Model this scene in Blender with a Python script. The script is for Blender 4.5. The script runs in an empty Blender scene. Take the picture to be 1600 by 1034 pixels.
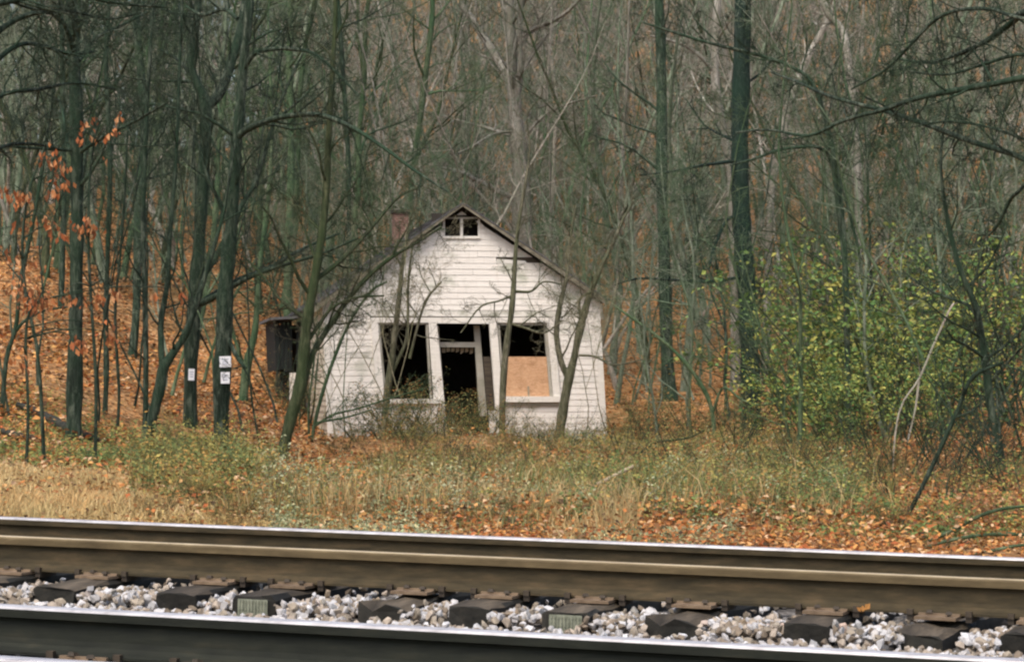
import bpy, bmesh, math, random
import numpy as np
from mathutils import Vector, Matrix

# ------------------------------------------------------------------ camera, sky, sun, exposure
SC = bpy.context.scene
C = SC.collection
F = 4000.0          # focal length in photo pixels (photo is 1600 wide)
HY = 619.0          # horizon row of the photo
CZ = 0.78           # camera height above the rail heads
cam = bpy.data.cameras.new('camera')
cam.sensor_width = 36.0
cam.lens = 36.0 * F / 1600.0
cam.shift_y = (HY - 517.0) / 1600.0
cam.clip_start = 0.1
cam.clip_end = 2000.0
camo = bpy.data.objects.new('camera', cam)
C.objects.link(camo)
camo.location = (0, 0, CZ)
camo.rotation_euler = (math.pi / 2, 0, 0)
SC.camera = camo

SUN_EL, SUN_AZ = 56.0, 205.0      # azimuth: 0 = +Y (into the picture), clockwise
w = bpy.data.worlds.new('World')
SC.world = w
w.use_nodes = True
nt = w.node_tree
nt.nodes.clear()
sky = nt.nodes.new('ShaderNodeTexSky')
sky.sky_type = 'NISHITA'
sky.sun_disc = False
sky.sun_elevation = math.radians(SUN_EL)
sky.sun_rotation = math.radians(SUN_AZ)
sky.air_density = 1.2
sky.dust_density = 4.0
sky.ozone_density = 1.0
bg = nt.nodes.new('ShaderNodeBackground')
bg.inputs['Strength'].default_value = 0.13
wo = nt.nodes.new('ShaderNodeOutputWorld')
nt.links.new(sky.outputs[0], bg.inputs[0])
nt.links.new(bg.outputs[0], wo.inputs[0])
sl = bpy.data.lights.new('sun', 'SUN')
sl.energy = 1.5
sl.angle = math.radians(25)
sl.color = (1.0, 0.93, 0.84)
so = bpy.data.objects.new('sun', sl)
C.objects.link(so)
az, el = math.radians(SUN_AZ), math.radians(SUN_EL)
sd = Vector((math.sin(az) * math.cos(el), math.cos(az) * math.cos(el), math.sin(el)))
so.rotation_euler = (-sd).to_track_quat('-Z', 'Y').to_euler()
SC.view_settings.view_transform = 'Standard'
SC.view_settings.look = 'None'
SC.view_settings.exposure = 1.0
SC.view_settings.gamma = 1.0
SC.view_settings.use_curve_mapping = False
SC.render.engine = 'CYCLES'
SC.cycles.max_bounces = 5
SC.cycles.diffuse_bounces = 3
SC.cycles.pixel_filter_type = 'BLACKMAN_HARRIS'
SC.cycles.filter_width = 2.3
SC.cycles.volume_bounces = 0
SC.cycles.use_denoising = True

RNG = np.random.default_rng(7)
random.seed(7)

# ------------------------------------------------------------------ helpers
def P(px, py, d):
    return np.array([(px - 800.0) / F * d, d, CZ + (HY - py) / F * d])

def to_px(X, Y, Z):
    return 800.0 + F * X / Y, HY - F * (Z - CZ) / Y

def tag(o, label=None, cat=None, group=None, kind=None):
    if label: o['label'] = label
    if cat: o['category'] = cat
    if group: o['group'] = group
    if kind: o['kind'] = kind
    return o

def empty(name, loc=(0, 0, 0), rz=0.0):
    o = bpy.data.objects.new(name, None)
    o.empty_display_size = 0.2
    o.location = loc
    o.rotation_euler = (0, 0, rz)
    C.objects.link(o)
    return o

def mesh_np(name, V, Fq=None, Ft=None, col=None, smooth=False):
    """mesh from numpy verts, quads and triangles, optional per-vertex colour"""
    me = bpy.data.meshes.new(name)
    V = np.asarray(V, dtype=np.float32)
    nq = 0 if Fq is None else len(Fq)
    ntr = 0 if Ft is None else len(Ft)
    me.vertices.add(len(V))
    me.vertices.foreach_set('co', V.ravel())
    loops = []
    if nq: loops.append(np.asarray(Fq, dtype=np.int32).ravel())
    if ntr: loops.append(np.asarray(Ft, dtype=np.int32).ravel())
    loops = np.concatenate(loops)
    me.loops.add(len(loops))
    me.loops.foreach_set('vertex_index', loops)
    me.polygons.add(nq + ntr)
    st = np.concatenate([np.arange(nq) * 4, nq * 4 + np.arange(ntr) * 3]).astype(np.int32)
    me.polygons.foreach_set('loop_start', st)
    me.polygons.foreach_set('use_smooth', np.full(nq + ntr, bool(smooth)))
    me.update(calc_edges=True)
    if col is not None:
        ca = me.color_attributes.new('Col', 'FLOAT_COLOR', 'POINT')
        cc = np.ones((len(V), 4), dtype=np.float32)
        cc[:, :3] = col
        ca.data.foreach_set('color', cc.ravel())
    return me

def obj(name, me, mat=None, parent=None, loc=None):
    o = bpy.data.objects.new(name, me)
    if mat and not me.materials: me.materials.append(mat)
    if parent: o.parent = parent
    if loc is not None: o.location = loc
    C.objects.link(o)
    return o

class MB:
    """small mesh collector"""
    def __init__(s): s.v, s.q, s.t = [], [], []
    def hexa(s, p):           # 8 points: bottom 4 ccw, top 4 ccw
        b = len(s.v); s.v += [tuple(map(float, x)) for x in p]
        for f in ((0, 3, 2, 1), (4, 5, 6, 7), (0, 1, 5, 4), (1, 2, 6, 5), (2, 3, 7, 6), (3, 0, 4, 7)):
            s.q.append(tuple(b + i for i in f))
    def box(s, x0, x1, y0, y1, z0, z1):
        s.hexa([(x0, y0, z0), (x1, y0, z0), (x1, y1, z0), (x0, y1, z0), (x0, y0, z1), (x1, y0, z1), (x1, y1, z1), (x0, y1, z1)])
    def plate(s, c, y0, y1):  # c: 4 (x,z) corners bl, br, tr, tl ; thickness along y
        s.hexa([(c[0][0], y0, c[0][1]), (c[1][0], y0, c[1][1]), (c[1][0], y1, c[1][1]), (c[0][0], y1, c[0][1]),
                (c[3][0], y0, c[3][1]), (c[2][0], y0, c[2][1]), (c[2][0], y1, c[2][1]), (c[3][0], y1, c[3][1])])
    def build(s, name, mat, parent=None, loc=None):
        return obj(name, mesh_np(name, np.array(s.v), np.array(s.q) if s.q else None, np.array(s.t) if s.t else None), mat, parent, loc)

# ------------------------------------------------------------------ materials
def mat_new(name):
    m = bpy.data.materials.new(name); m.use_nodes = True
    n = m.node_tree; n.nodes.clear()
    out = n.nodes.new('ShaderNodeOutputMaterial'); b = n.nodes.new('ShaderNodeBsdfPrincipled')
    n.links.new(b.outputs[0], out.inputs[0])
    return m, n, b, out

def ramp(n, stops, src):
    r = n.nodes.new('ShaderNodeValToRGB')
    e = r.color_ramp.elements
    while len(e) < len(stops): e.new(0.5)
    for i, (p, c) in enumerate(stops):
        e[i].position = p; e[i].color = (*c, 1)
    n.links.new(src, r.inputs[0])
    return r.outputs[0]

def noise(n, scale, detail=4, rough=0.6, vec=None, dist=0.0):
    t = n.nodes.new('ShaderNodeTexNoise')
    t.inputs['Scale'].default_value = scale; t.inputs['Detail'].default_value = detail
    t.inputs['Roughness'].default_value = rough; t.inputs['Distortion'].default_value = dist
    if vec is not None: n.links.new(vec, t.inputs['Vector'])
    return t.outputs[0]

def coords(n, kind='Object', scale=(1, 1, 1)):
    tc = n.nodes.new('ShaderNodeTexCoord')
    mp = n.nodes.new('ShaderNodeMapping')
    mp.inputs['Scale'].default_value = scale
    n.links.new(tc.outputs[kind], mp.inputs[0])
    return mp.outputs[0]

def mix(n, a, b, fac, mode='MIX'):
    m = n.nodes.new('ShaderNodeMix'); m.data_type = 'RGBA'; m.blend_type = mode
    for s, v in ((m.inputs[6], a), (m.inputs[7], b), (m.inputs[0], fac)):
        if hasattr(v, 'links'): n.links.new(v, s)
        elif isinstance(v, tuple): s.default_value = (*v, 1)
        else: s.default_value = v
    return m.outputs[2]

def bump(n, b, h, dist, strength=1.0):
    bp = n.nodes.new('ShaderNodeBump'); bp.inputs['Distance'].default_value = dist
    bp.inputs['Strength'].default_value = strength
    n.links.new(h, bp.inputs['Height']); n.links.new(bp.outputs[0], b.inputs['Normal'])

def noisy(name, stops, scale, rough=0.85, detail=5, stretch=(1, 1, 1), bump_d=0.0, metallic=0.0, obj_random=0.0, coord='Object'):
    m, n, b, o = mat_new(name)
    v = coords(n, coord, stretch)
    f = noise(n, scale, detail, 0.65, v)
    c = ramp(n, stops, f)
    if obj_random:
        oi = n.nodes.new('ShaderNodeObjectInfo')
        g = ramp(n, [(0, (1 - obj_random,) * 3), (1, (1 + obj_random,) * 3)], oi.outputs['Random'])
        c = mix(n, c, g, 1.0, 'MULTIPLY')
    n.links.new(c, b.inputs['Base Color'])
    b.inputs['Roughness'].default_value = rough; b.inputs['Metallic'].default_value = metallic
    b.inputs['Specular IOR Level'].default_value = 0.25
    if bump_d: bump(n, b, f, bump_d)
    return m

def leafmat(name, transl=0.25, rough=0.7):
    m, n, b, o = mat_new(name)
    a = n.nodes.new('ShaderNodeAttribute'); a.attribute_name = 'Col'
    n.links.new(a.outputs['Color'], b.inputs['Base Color'])
    b.inputs['Roughness'].default_value = rough
    b.inputs['Specular IOR Level'].default_value = 0.2
    t = n.nodes.new('ShaderNodeBsdfTranslucent'); n.links.new(a.outputs['Color'], t.inputs[0])
    ms = n.nodes.new('ShaderNodeMixShader'); ms.inputs[0].default_value = transl
    n.links.new(b.outputs[0], ms.inputs[1]); n.links.new(t.outputs[0], ms.inputs[2])
    n.links.new(ms.outputs[0], o.inputs[0])
    return m

def barkmat(name, dark, mid, light, sc=6.0, moss=None):
    m, n, b, o = mat_new(name)
    v = coords(n, 'Object', (1, 1, 0.22))
    f = noise(n, sc * 2.2, 7, 0.78, v, 0.6)
    big = noise(n, 1.1, 3, 0.6, coords(n, 'Object', (1, 1, 0.6)))
    c = ramp(n, [(0.38, dark), (0.5, mid), (0.62, light)], f)
    if moss:
        c = mix(n, c, moss, ramp(n, [(0.42, (0, 0, 0)), (0.62, (0.75,) * 3)], big))
    oi = n.nodes.new('ShaderNodeObjectInfo')
    g = ramp(n, [(0, (0.75, 0.75, 0.75)), (1, (1.2, 1.2, 1.2))], oi.outputs['Random'])
    c = mix(n, c, g, 1.0, 'MULTIPLY')
    n.links.new(c, b.inputs['Base Color'])
    b.inputs['Roughness'].default_value = 0.9
    b.inputs['Specular IOR Level'].default_value = 0.15
    bump(n, b, f, 0.05)
    return m

M = {}
M['bark_dark'] = barkmat('bark_dark', (0.008, 0.013, 0.009), (0.028, 0.042, 0.029), (0.115, 0.135, 0.10), moss=(0.024, 0.052, 0.028))
M['bark_green'] = barkmat('bark_green', (0.036, 0.054, 0.028), (0.082, 0.116, 0.062), (0.165, 0.20, 0.115), moss=(0.045, 0.10, 0.046))
M['bark_grey'] = barkmat('bark_grey', (0.08, 0.10, 0.066), (0.165, 0.19, 0.135), (0.30, 0.325, 0.245), moss=(0.11, 0.165, 0.10))
M['bark_pale'] = barkmat('bark_pale', (0.13, 0.12, 0.095), (0.27, 0.25, 0.21), (0.45, 0.43, 0.38), sc=2.0, moss=(0.16, 0.16, 0.12))
M['bark_moss'] = barkmat('bark_moss', (0.016, 0.021, 0.011), (0.042, 0.05, 0.026), (0.105, 0.11, 0.062), moss=(0.034, 0.055, 0.022))
M['bark_sap'] = barkmat('bark_sap', (0.045, 0.045, 0.027), (0.10, 0.097, 0.063), (0.20, 0.185, 0.13), moss=(0.075, 0.085, 0.042))
M['bark_veil'] = barkmat('bark_veil', (0.13, 0.115, 0.07), (0.23, 0.205, 0.135), (0.34, 0.305, 0.21), moss=(0.18, 0.18, 0.10))
M['bark_black'] = barkmat('bark_black', (0.006, 0.011, 0.009), (0.016, 0.028, 0.022), (0.042, 0.06, 0.048), moss=(0.014, 0.034, 0.022))
M['bark_mauve'] = barkmat('bark_mauve', (0.16, 0.142, 0.12), (0.32, 0.28, 0.235), (0.47, 0.415, 0.355), moss=(0.22, 0.23, 0.165))
M['leaf'] = leafmat('leaf')
M['straw'] = leafmat('straw', 0.2)

# ground
def ground_mat():
    m, n, b, o = mat_new('leafy_ground')
    v = coords(n, 'Object')
    vo = n.nodes.new('ShaderNodeTexVoronoi'); vo.inputs['Scale'].default_value = 7.0; n.links.new(v, vo.inputs['Vector'])
    sep = n.nodes.new('ShaderNodeSeparateColor'); n.links.new(vo.outputs['Color'], sep.inputs[0])
    leaf = ramp(n, [(0.0, (0.12, 0.06, 0.028)), (0.3, (0.29, 0.135, 0.048)), (0.6, (0.43, 0.21, 0.08)), (1.0, (0.52, 0.31, 0.15))], sep.outputs[0])
    big = noise(n, 0.22, 5, 0.65, v)
    soil = ramp(n, [(0.35, (0.045, 0.034, 0.018)), (0.65, (0.10, 0.085, 0.035))], noise(n, 1.5, 5, 0.6, v))
    c = mix(n, leaf, soil, ramp(n, [(0.40, (0.0,) * 3), (0.72, (0.85,) * 3)], big))
    n.links.new(c, b.inputs['Base Color'])
    b.inputs['Roughness'].default_value = 0.95; b.inputs['Specular IOR Level'].default_value = 0.1
    bump(n, b, vo.outputs['Distance'], 0.12)
    return m
M['ground'] = ground_mat()
M['gravel_bed'] = noisy('gravel_bed', [(0.3, (0.03, 0.028, 0.024)), (0.5, (0.12, 0.11, 0.1)), (0.7, (0.32, 0.3, 0.28))], 22, bump_d=0.05)
def stone_mat(name, stops):
    m, n, b, o = mat_new(name)
    oi = n.nodes.new('ShaderNodeObjectInfo')
    c = ramp(n, stops, oi.outputs['Random'])
    c = mix(n, c, ramp(n, [(0.3, (0.72, 0.70, 0.68)), (0.7, (1.08,) * 3)], noise(n, 2.2, 5, 0.65, coords(n))), 1.0, 'MULTIPLY')
    n.links.new(c, b.inputs['Base Color']); b.inputs['Roughness'].default_value = 0.85
    return m
M['stone'] = stone_mat('ballast_stone', [(0.0, (0.20, 0.15, 0.10)), (0.16, (0.32, 0.26, 0.19)), (0.3, (0.27, 0.255, 0.23)), (0.5, (0.36, 0.35, 0.35)), (0.7, (0.17, 0.175, 0.185)), (0.82, (0.46, 0.45, 0.44)), (1.0, (0.42, 0.31, 0.25))])
M['stone_tan'] = stone_mat('ballast_stone_tan', [(0.0, (0.16, 0.115, 0.07)), (0.3, (0.26, 0.20, 0.135)), (0.6, (0.34, 0.27, 0.19)), (0.8, (0.2, 0.17, 0.13)), (1.0, (0.42, 0.36, 0.28))])
def stone_stuff():
    m, n, b, o = mat_new('ballast_stones')
    a = n.nodes.new('ShaderNodeAttribute'); a.attribute_name = 'Col'
    c = mix(n, a.outputs['Color'], ramp(n, [(0.3, (0.7,) * 3), (0.7, (1.1,) * 3)], noise(n, 40, 4, 0.6, coords(n))), 1.0, 'MULTIPLY')
    n.links.new(c, b.inputs['Base Color']); b.inputs['Roughness'].default_value = 0.85
    return m
M['stones'] = stone_stuff()
M['rust'] = noisy('rail_rust', [(0.3, (0.020, 0.016, 0.008)), (0.5, (0.042, 0.032, 0.016)), (0.72, (0.08, 0.055, 0.028))], 16.0, rough=0.8, stretch=(0.3, 0.3, 1.5), detail=9, bump_d=0.003)
M['rust_dark'] = noisy('rail_grime', [(0.3, (0.006, 0.0075, 0.0055)), (0.55, (0.014, 0.016, 0.011)), (0.8, (0.032, 0.029, 0.018))], 16.0, rough=0.75, stretch=(0.3, 0.3, 1.5), detail=9, bump_d=0.003)
M['tan_rust'] = noisy('rail_tan_rust', [(0.3, (0.066, 0.048, 0.024)), (0.6, (0.112, 0.083, 0.043)), (0.8, (0.165, 0.125, 0.07))], 16.0, rough=0.8, stretch=(0.3, 0.3, 1.5))
M['tan_top'] = noisy('rail_tan_top', [(0.3, (0.22, 0.17, 0.10)), (0.7, (0.38, 0.31, 0.20))], 16.0, rough=0.6, stretch=(0.3, 0.3, 1.5))
M['steel'] = noisy('polished_rail', [(0.35, (0.27, 0.26, 0.27)), (0.65, (0.46, 0.45, 0.465))], 9.0, rough=0.45, stretch=(0.15, 3, 1), metallic=0.25)
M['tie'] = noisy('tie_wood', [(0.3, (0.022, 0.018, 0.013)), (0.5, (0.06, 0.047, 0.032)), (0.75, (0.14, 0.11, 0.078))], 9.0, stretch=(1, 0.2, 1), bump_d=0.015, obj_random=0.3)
M['creosote_shade'] = noisy('tie_creosote_shade', [(0.3, (0.008, 0.008, 0.007)), (0.55, (0.018, 0.017, 0.014)), (0.8, (0.05, 0.042, 0.032))], 9.0, stretch=(1, 0.3, 1), bump_d=0.012, obj_random=0.3)
M['plate'] = noisy('tie_plate_rust', [(0.3, (0.09, 0.06, 0.038)), (0.7, (0.2, 0.145, 0.095))], 9.0, rough=0.8, obj_random=0.2)
M['spike'] = noisy('spike_iron', [(0.3, (0.025, 0.02, 0.016)), (0.7, (0.06, 0.045, 0.03))], 20.0, rough=0.7)
M['endplate'] = noisy('end_plate_metal', [(0.3, (0.1, 0.11, 0.08)), (0.7, (0.24, 0.25, 0.19))], 30.0, rough=0.6)

def siding_mat(name, base, dirt, thresh, sc=1.0):
    m, n, b, o = mat_new(name)
    tc = n.nodes.new('ShaderNodeTexCoord')
    f = noise(n, 1.0, 5, 0.65, coords(n, 'Object', (0.9 * sc, 0.9, 1.3 * sc)), 0.4)
    g = noise(n, 6.0, 5, 0.7, coords(n, 'Object', (0.5, 1, 4)))
    k = noise(n, 3.0, 3, 0.6, coords(n, 'Object', (6, 1, 0.6)))
    c = mix(n, base, tuple(x * 0.86 for x in base), ramp(n, [(0.35, (0,) * 3), (0.65, (1,) * 3)], g))
    c = mix(n, c, dirt, ramp(n, [(thresh, (0,) * 3), (thresh + 0.16, (0.8,) * 3)], f))
    c = mix(n, c, (0.42, 0.36, 0.27), ramp(n, [(0.58, (0,) * 3), (0.8, (0.6,) * 3)], k))
    oi = n.nodes.new('ShaderNodeObjectInfo')
    c = mix(n, c, ramp(n, [(0, (0.955, 0.95, 0.945)), (1, (1, 1, 1))], oi.outputs['Random']), 1.0, 'MULTIPLY')
    n.links.new(c, b.inputs['Base Color']); b.inputs['Roughness'].default_value = 0.75
    b.inputs['Specular IOR Level'].default_value = 0.25
    bump(n, b, g, 0.0008)
    return m
M['siding'] = siding_mat('white_siding', (0.74, 0.70, 0.645), (0.30, 0.315, 0.235), 0.53)
M['siding_worn'] = siding_mat('worn_siding', (0.66, 0.63, 0.58), (0.26, 0.26, 0.2), 0.44, 1.6)
M['siding_side'] = siding_mat('tan_siding', (0.62, 0.54, 0.42), (0.30, 0.28, 0.20), 0.56)
M['trim'] = siding_mat('white_trim', (0.71, 0.675, 0.615), (0.40, 0.38, 0.31), 0.62)
M['greytrim'] = siding_mat('weathered_trim', (0.36, 0.34, 0.29), (0.20, 0.2, 0.15), 0.55)
M['sheath'] = noisy('old_boards', [(0.3, (0.03, 0.024, 0.018)), (0.7, (0.085, 0.068, 0.05))], 6, stretch=(0.3, 1, 3))
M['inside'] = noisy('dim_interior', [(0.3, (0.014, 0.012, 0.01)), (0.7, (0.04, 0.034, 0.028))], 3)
def ply_mat():
    m, n, b, o = mat_new('plywood')
    g = noise(n, 14, 6, 0.7, coords(n, 'Object', (0.5, 1, 2.0)), 1.5)
    st = noise(n, 2.4, 6, 0.7, coords(n, 'Object'))
    c = ramp(n, [(0.35, (0.36, 0.20, 0.105)), (0.5, (0.51, 0.305, 0.175)), (0.68, (0.59, 0.385, 0.245))], g)
    c = mix(n, c, (0.24, 0.125, 0.065), ramp(n, [(0.5, (0,) * 3), (0.72, (0.75,) * 3)], st))
    n.links.new(c, b.inputs['Base Color']); b.inputs['Roughness'].default_value = 0.9; b.inputs['Specular IOR Level'].default_value = 0.1
    return m
M['ply'] = ply_mat()
M['shingle'] = noisy('asphalt_shingle', [(0.3, (0.05, 0.05, 0.052)), (0.5, (0.095, 0.093, 0.095)), (0.75, (0.16, 0.155, 0.15))], 2.5, detail=8, bump_d=0.006)
M['rake'] = noisy('rake_board', [(0.3, (0.07, 0.06, 0.042)), (0.55, (0.17, 0.15, 0.11)), (0.8, (0.32, 0.29, 0.23))], 4, stretch=(1, 1, 1), bump_d=0.005)
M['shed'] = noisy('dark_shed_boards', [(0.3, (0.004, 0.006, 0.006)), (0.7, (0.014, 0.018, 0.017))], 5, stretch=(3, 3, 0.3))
M['paper'] = noisy('sign_white', [(0.3, (0.72, 0.72, 0.74)), (0.7, (0.86, 0.86, 0.88))], 8, rough=0.6)
M['ink'] = noisy('sign_ink', [(0.3, (0.16, 0.2, 0.28)), (0.7, (0.26, 0.3, 0.4))], 20)
M['wood_pale'] = noisy('dead_wood', [(0.3, (0.17, 0.135, 0.09)), (0.6, (0.33, 0.27, 0.19)), (0.8, (0.45, 0.38, 0.28))], 8, stretch=(1, 1, 1), bump_d=0.006)
M['wood_dark'] = noisy('rotten_wood', [(0.3, (0.012, 0.012, 0.009)), (0.6, (0.03, 0.03, 0.02)), (0.8, (0.06, 0.06, 0.04))], 6, bump_d=0.02)
def brick_mat():
    m, n, b, o = mat_new('chimney_brick')
    t = n.nodes.new('ShaderNodeTexBrick'); t.inputs['Scale'].default_value = 4.5
    t.inputs['Color1'].default_value = (0.14, 0.065, 0.045, 1); t.inputs['Color2'].default_value = (0.11, 0.048, 0.034, 1)
    t.inputs['Mortar'].default_value = (0.2, 0.17, 0.14, 1)
    v = coords(n, 'Object'); sw = n.nodes.new('ShaderNodeMapping'); sw.inputs['Rotation'].default_value = (math.pi / 2, 0, 0)
    n.links.new(v, sw.inputs[0]); n.links.new(sw.outputs[0], t.inputs['Vector'])
    n.links.new(t.outputs[0], b.inputs['Base Color']); b.inputs['Roughness'].default_value = 0.9
    return m
M['brick'] = brick_mat()

# ------------------------------------------------------------------ terrain
PHI = math.atan(0.35)
E = np.array([math.cos(PHI), -math.sin(PHI)])      # along the rails, to the right
N = np.array([math.sin(PHI), math.cos(PHI)])       # across, away from the camera
B0 = np.array([0.0, 12.4])                          # a point of the near rail of the far track
GRADE = -0.020
COLS = {
    -0.20:   [(18, -.32), (22, -.34), (30, -.15), (40, .12), (50, .95), (60, 2.0), (75, 4.3), (90, 5.9), (110, 8.2), (130, 11.5), (160, 16), (200, 20), (260, 21), (400, 20)],
    -0.1125: [(18, -.34), (30, -.33), (40, -.30), (50, -.12), (60, .42), (70, 1.5), (80, 2.9), (90, 4.2), (110, 7.5), (130, 11.5), (160, 16.5), (200, 20), (260, 21), (400, 20)],
    -0.065:  [(18, -.34), (30, -.35), (50, -.38), (64, -.39), (75, .3), (85, 1.6), (100, 4.2), (120, 8.2), (150, 15.5), (200, 31), (260, 50), (400, 85)],
    -0.02:   [(18, -.34), (30, -.35), (50, -.38), (64, -.40), (76, -.36), (86, .5), (100, 3.2), (120, 8.0), (150, 16), (200, 34), (260, 57), (400, 100)],
    0.05:    [(18, -.34), (30, -.35), (50, -.38), (64, -.39), (75, 0), (85, .8), (100, 3.5), (120, 8.5), (150, 17.5), (200, 36), (260, 60), (400, 105)],
    0.12:    [(18, -.34), (30, -.33), (50, -.25), (64, -.1), (75, .35), (85, 1.3), (100, 4.2), (120, 9.2), (150, 18), (200, 36), (260, 60), (400, 105)],
    0.20:    [(18, -.36), (25, -.3), (30, -.2), (40, -.02), (50, .15), (64, .5), (80, 1.7), (100, 5.2), (120, 10), (150, 19), (200, 36), (260, 60), (400, 105)],
}
UK = np.array(sorted(COLS))
YK = np.concatenate([np.linspace(5, 30, 51), np.linspace(31, 100, 70), np.linspace(102, 400, 150)])
ZT = np.stack([np.interp(YK, [a for a, _ in COLS[u]], [b for _, b in COLS[u]]) for u in UK])
for _ in range(4):                                   # soften the kinks
    ZT[:, 1:-1] = 0.25 * ZT[:, :-2] + 0.5 * ZT[:, 1:-1] + 0.25 * ZT[:, 2:]
_ph = RNG.uniform(0, 6.28, (14,)); _kx = RNG.normal(0, 1, (14, 2)); _kx /= np.linalg.norm(_kx, axis=1)[:, None]
_wl = np.array([0.9, 1.3, 1.8, 2.4, 3.2, 4.5, 6, 8, 11, 15, 20, 27, 36, 48])
def gz(X, Y):
    X = np.asarray(X, float); Y = np.asarray(Y, float)
    Yc = np.clip(Y, 5, 399)
    u = np.clip(X / np.maximum(Yc, 12.0), -0.2, 0.1999)
    i = np.clip(np.searchsorted(UK, u, side='right') - 1, 0, len(UK) - 2)
    f = (u - UK[i]) / (UK[i + 1] - UK[i]); f = f * f * (3 - 2 * f)
    jf = np.interp(Yc, YK, np.arange(len(YK))); j = np.clip(jf.astype(int), 0, len(YK) - 2); g = jf - j
    z = (ZT[i, j] * (1 - g) + ZT[i, j + 1] * g) * (1 - f) + (ZT[i + 1, j] * (1 - g) + ZT[i + 1, j + 1] * g) * f
    b = 0
    for k in range(14):
        b = b + np.sin((X * _kx[k, 0] + Y * _kx[k, 1]) * 6.283 / _wl[k] + _ph[k]) * 0.012 * _wl[k] ** 0.8
    amp = np.clip((Y - 17) / 6, 0.1, 1) * np.clip((Y - 40) / 60 + 0.55, 0.4, 1.6)
    hx = np.clip(np.hypot((X + 1.5) / 6.0, (Y - 68.5) / 7.5), 0, 1.4)       # level pad under the house
    z = z + b * amp * np.clip((hx - 0.8) / 0.4, 0.15, 1)
    # trackbed: level bed sloping with the rails
    t = (X - B0[0]) * N[0] + (Y - B0[1]) * N[1]; s = (X - B0[0]) * E[0] + (Y - B0[1]) * E[1]
    bed = -0.335 + GRADE * np.clip(s, -30, 30) - 0.25 * np.clip(-6.6 - t, 0, 3)
    k = np.clip((t - 2.4) / 2.6, 0, 1); k = k * k * (3 - 2 * k)
    return bed * (1 - k) + z * k

def ghit(px, py, d0=16.0, d1=240.0):
    d = np.linspace(d0, d1, 2600)
    p = P(px, py, d)
    g = gz(p[0], d)
    k = np.argmax(p[2] <= g)
    if p[2][k] > g[k]: k = -1
    return float(d[k])

def axis(segs):
    out = []
    for a, b, st in segs: out += list(np.arange(a, b, st))
    return np.array(out + [segs[-1][1]])
gx = axis([(-150, -40, 5), (-40, -20, 1.0), (-20, 20, 0.4), (20, 40, 1.0), (40, 150, 5)])
gy = axis([(-60, 4, 4), (4, 50, 0.35), (50, 100, 0.6), (100, 200, 2), (200, 398, 6)])
GX, GY = np.meshgrid(gx, gy)
V = np.stack([GX, GY, gz(GX, GY)], -1).reshape(-1, 3)
nx, ny = len(gx), len(gy)
ii = (np.arange(ny - 1)[:, None] * nx + np.arange(nx - 1)[None]).ravel()
tag(obj('ground', mesh_np('ground', V, np.stack([ii, ii + 1, ii + nx + 1, ii + nx], 1), smooth=True), M['ground']),
    'wooded ground covered in fallen leaves rising to a hillside', 'ground', kind='structure')

# ------------------------------------------------------------------ trackbed, tracks
def trk(s, t, z):     # track coordinates -> world
    return np.array([B0[0] + E[0] * s + N[0] * t, B0[1] + E[1] * s + N[1] * t, z + GRADE * s])
TROT = Matrix(((E[0], N[0], 0), (E[1], N[1], 0), (0, 0, 1)))
tq = TROT.to_quaternion()
def put(o, s, t, z, rz=0.0, pitch=True):
    p = trk(s, t, z)
    o.location = p
    e = Matrix(((E[0], N[0], 0), (E[1], N[1], 0), (0, 0, 1))) @ Matrix.Rotation(-math.atan(GRADE) if pitch else 0, 3, 'Y') @ Matrix.Rotation(rz, 3, 'Z')
    o.rotation_euler = e.to_euler()

HEADH, RH = 0.042, 0.172
PROF = [(-0.070, -RH), (0.070, -RH), (0.070, -RH + 0.010), (0.030, -RH + 0.022), (0.012, -RH + 0.034), (0.0085, -RH + 0.055), (0.0085, -HEADH - 0.018), (0.014, -HEADH - 0.008),
        (0.034, -HEADH), (0.0365, -0.012), (0.033, -0.004), (0.022, 0.0)]
PROF = PROF + [(-a, b) for a, b in PROF[::-1][:-2]] + [(-0.070, -RH + 0.010)]
# order check: bottom left, bottom right, up the right side, over the head, down the left side
def rail(name, parent, t, s0, s1, mats, step=0.5, deep=0.0125):
    ss = np.arange(s0, s1 + 1e-6, step); k = len(PROF)
    V, Q, MI = [], [], []
    for s in ss:
        wob = 0.004 * math.sin(s * 0.7 + t)
        for a, b in PROF: V.append(trk(s, t + a + wob, b))
    for i in range(len(ss) - 1):
        for j in range(k):
            j2 = (j + 1) % k
            Q.append((i * k + j, i * k + j2, (i + 1) * k + j2, (i + 1) * k + j))
            za, zb = PROF[j][1], PROF[j2][1]
            MI.append(1 if (za > -deep and zb > -deep) else (2 if (za >= -HEADH - 1e-6 and zb >= -HEADH - 1e-6) else 0))
    me = mesh_np(name, np.array(V), np.array(Q))
    for m in mats: me.materials.append(m)
    me.polygons.foreach_set('material_index', np.array(MI, dtype=np.int32))
    return obj(name, me, None, parent)

def stone_mesh(rng, name):
    bm = bmesh.new()
    for _ in range(13):
        v = rng.normal(0, 1, 3); v /= np.linalg.norm(v); v *= rng.uniform(0.75, 1.0)
        bm.verts.new((v[0] * 1.25, v[1], v[2] * 0.75))
    r = bmesh.ops.convex_hull(bm, input=bm.verts[:])
    bmesh.ops.delete(bm, geom=[g for g in r['geom_interior'] if isinstance(g, bmesh.types.BMVert)], context='VERTS')
    me = bpy.data.meshes.new(name); bm.to_mesh(me); bm.free()
    me.materials.append(M['stone'])
    return me
STONES = [stone_mesh(RNG, 'ballast_stone') for _ in range(10)]

STONES_T = []
for m_ in STONES:
    c_ = m_.copy(); c_.materials.clear(); c_.materials.append(M['stone_tan']); STONES_T.append(c_)
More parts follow.
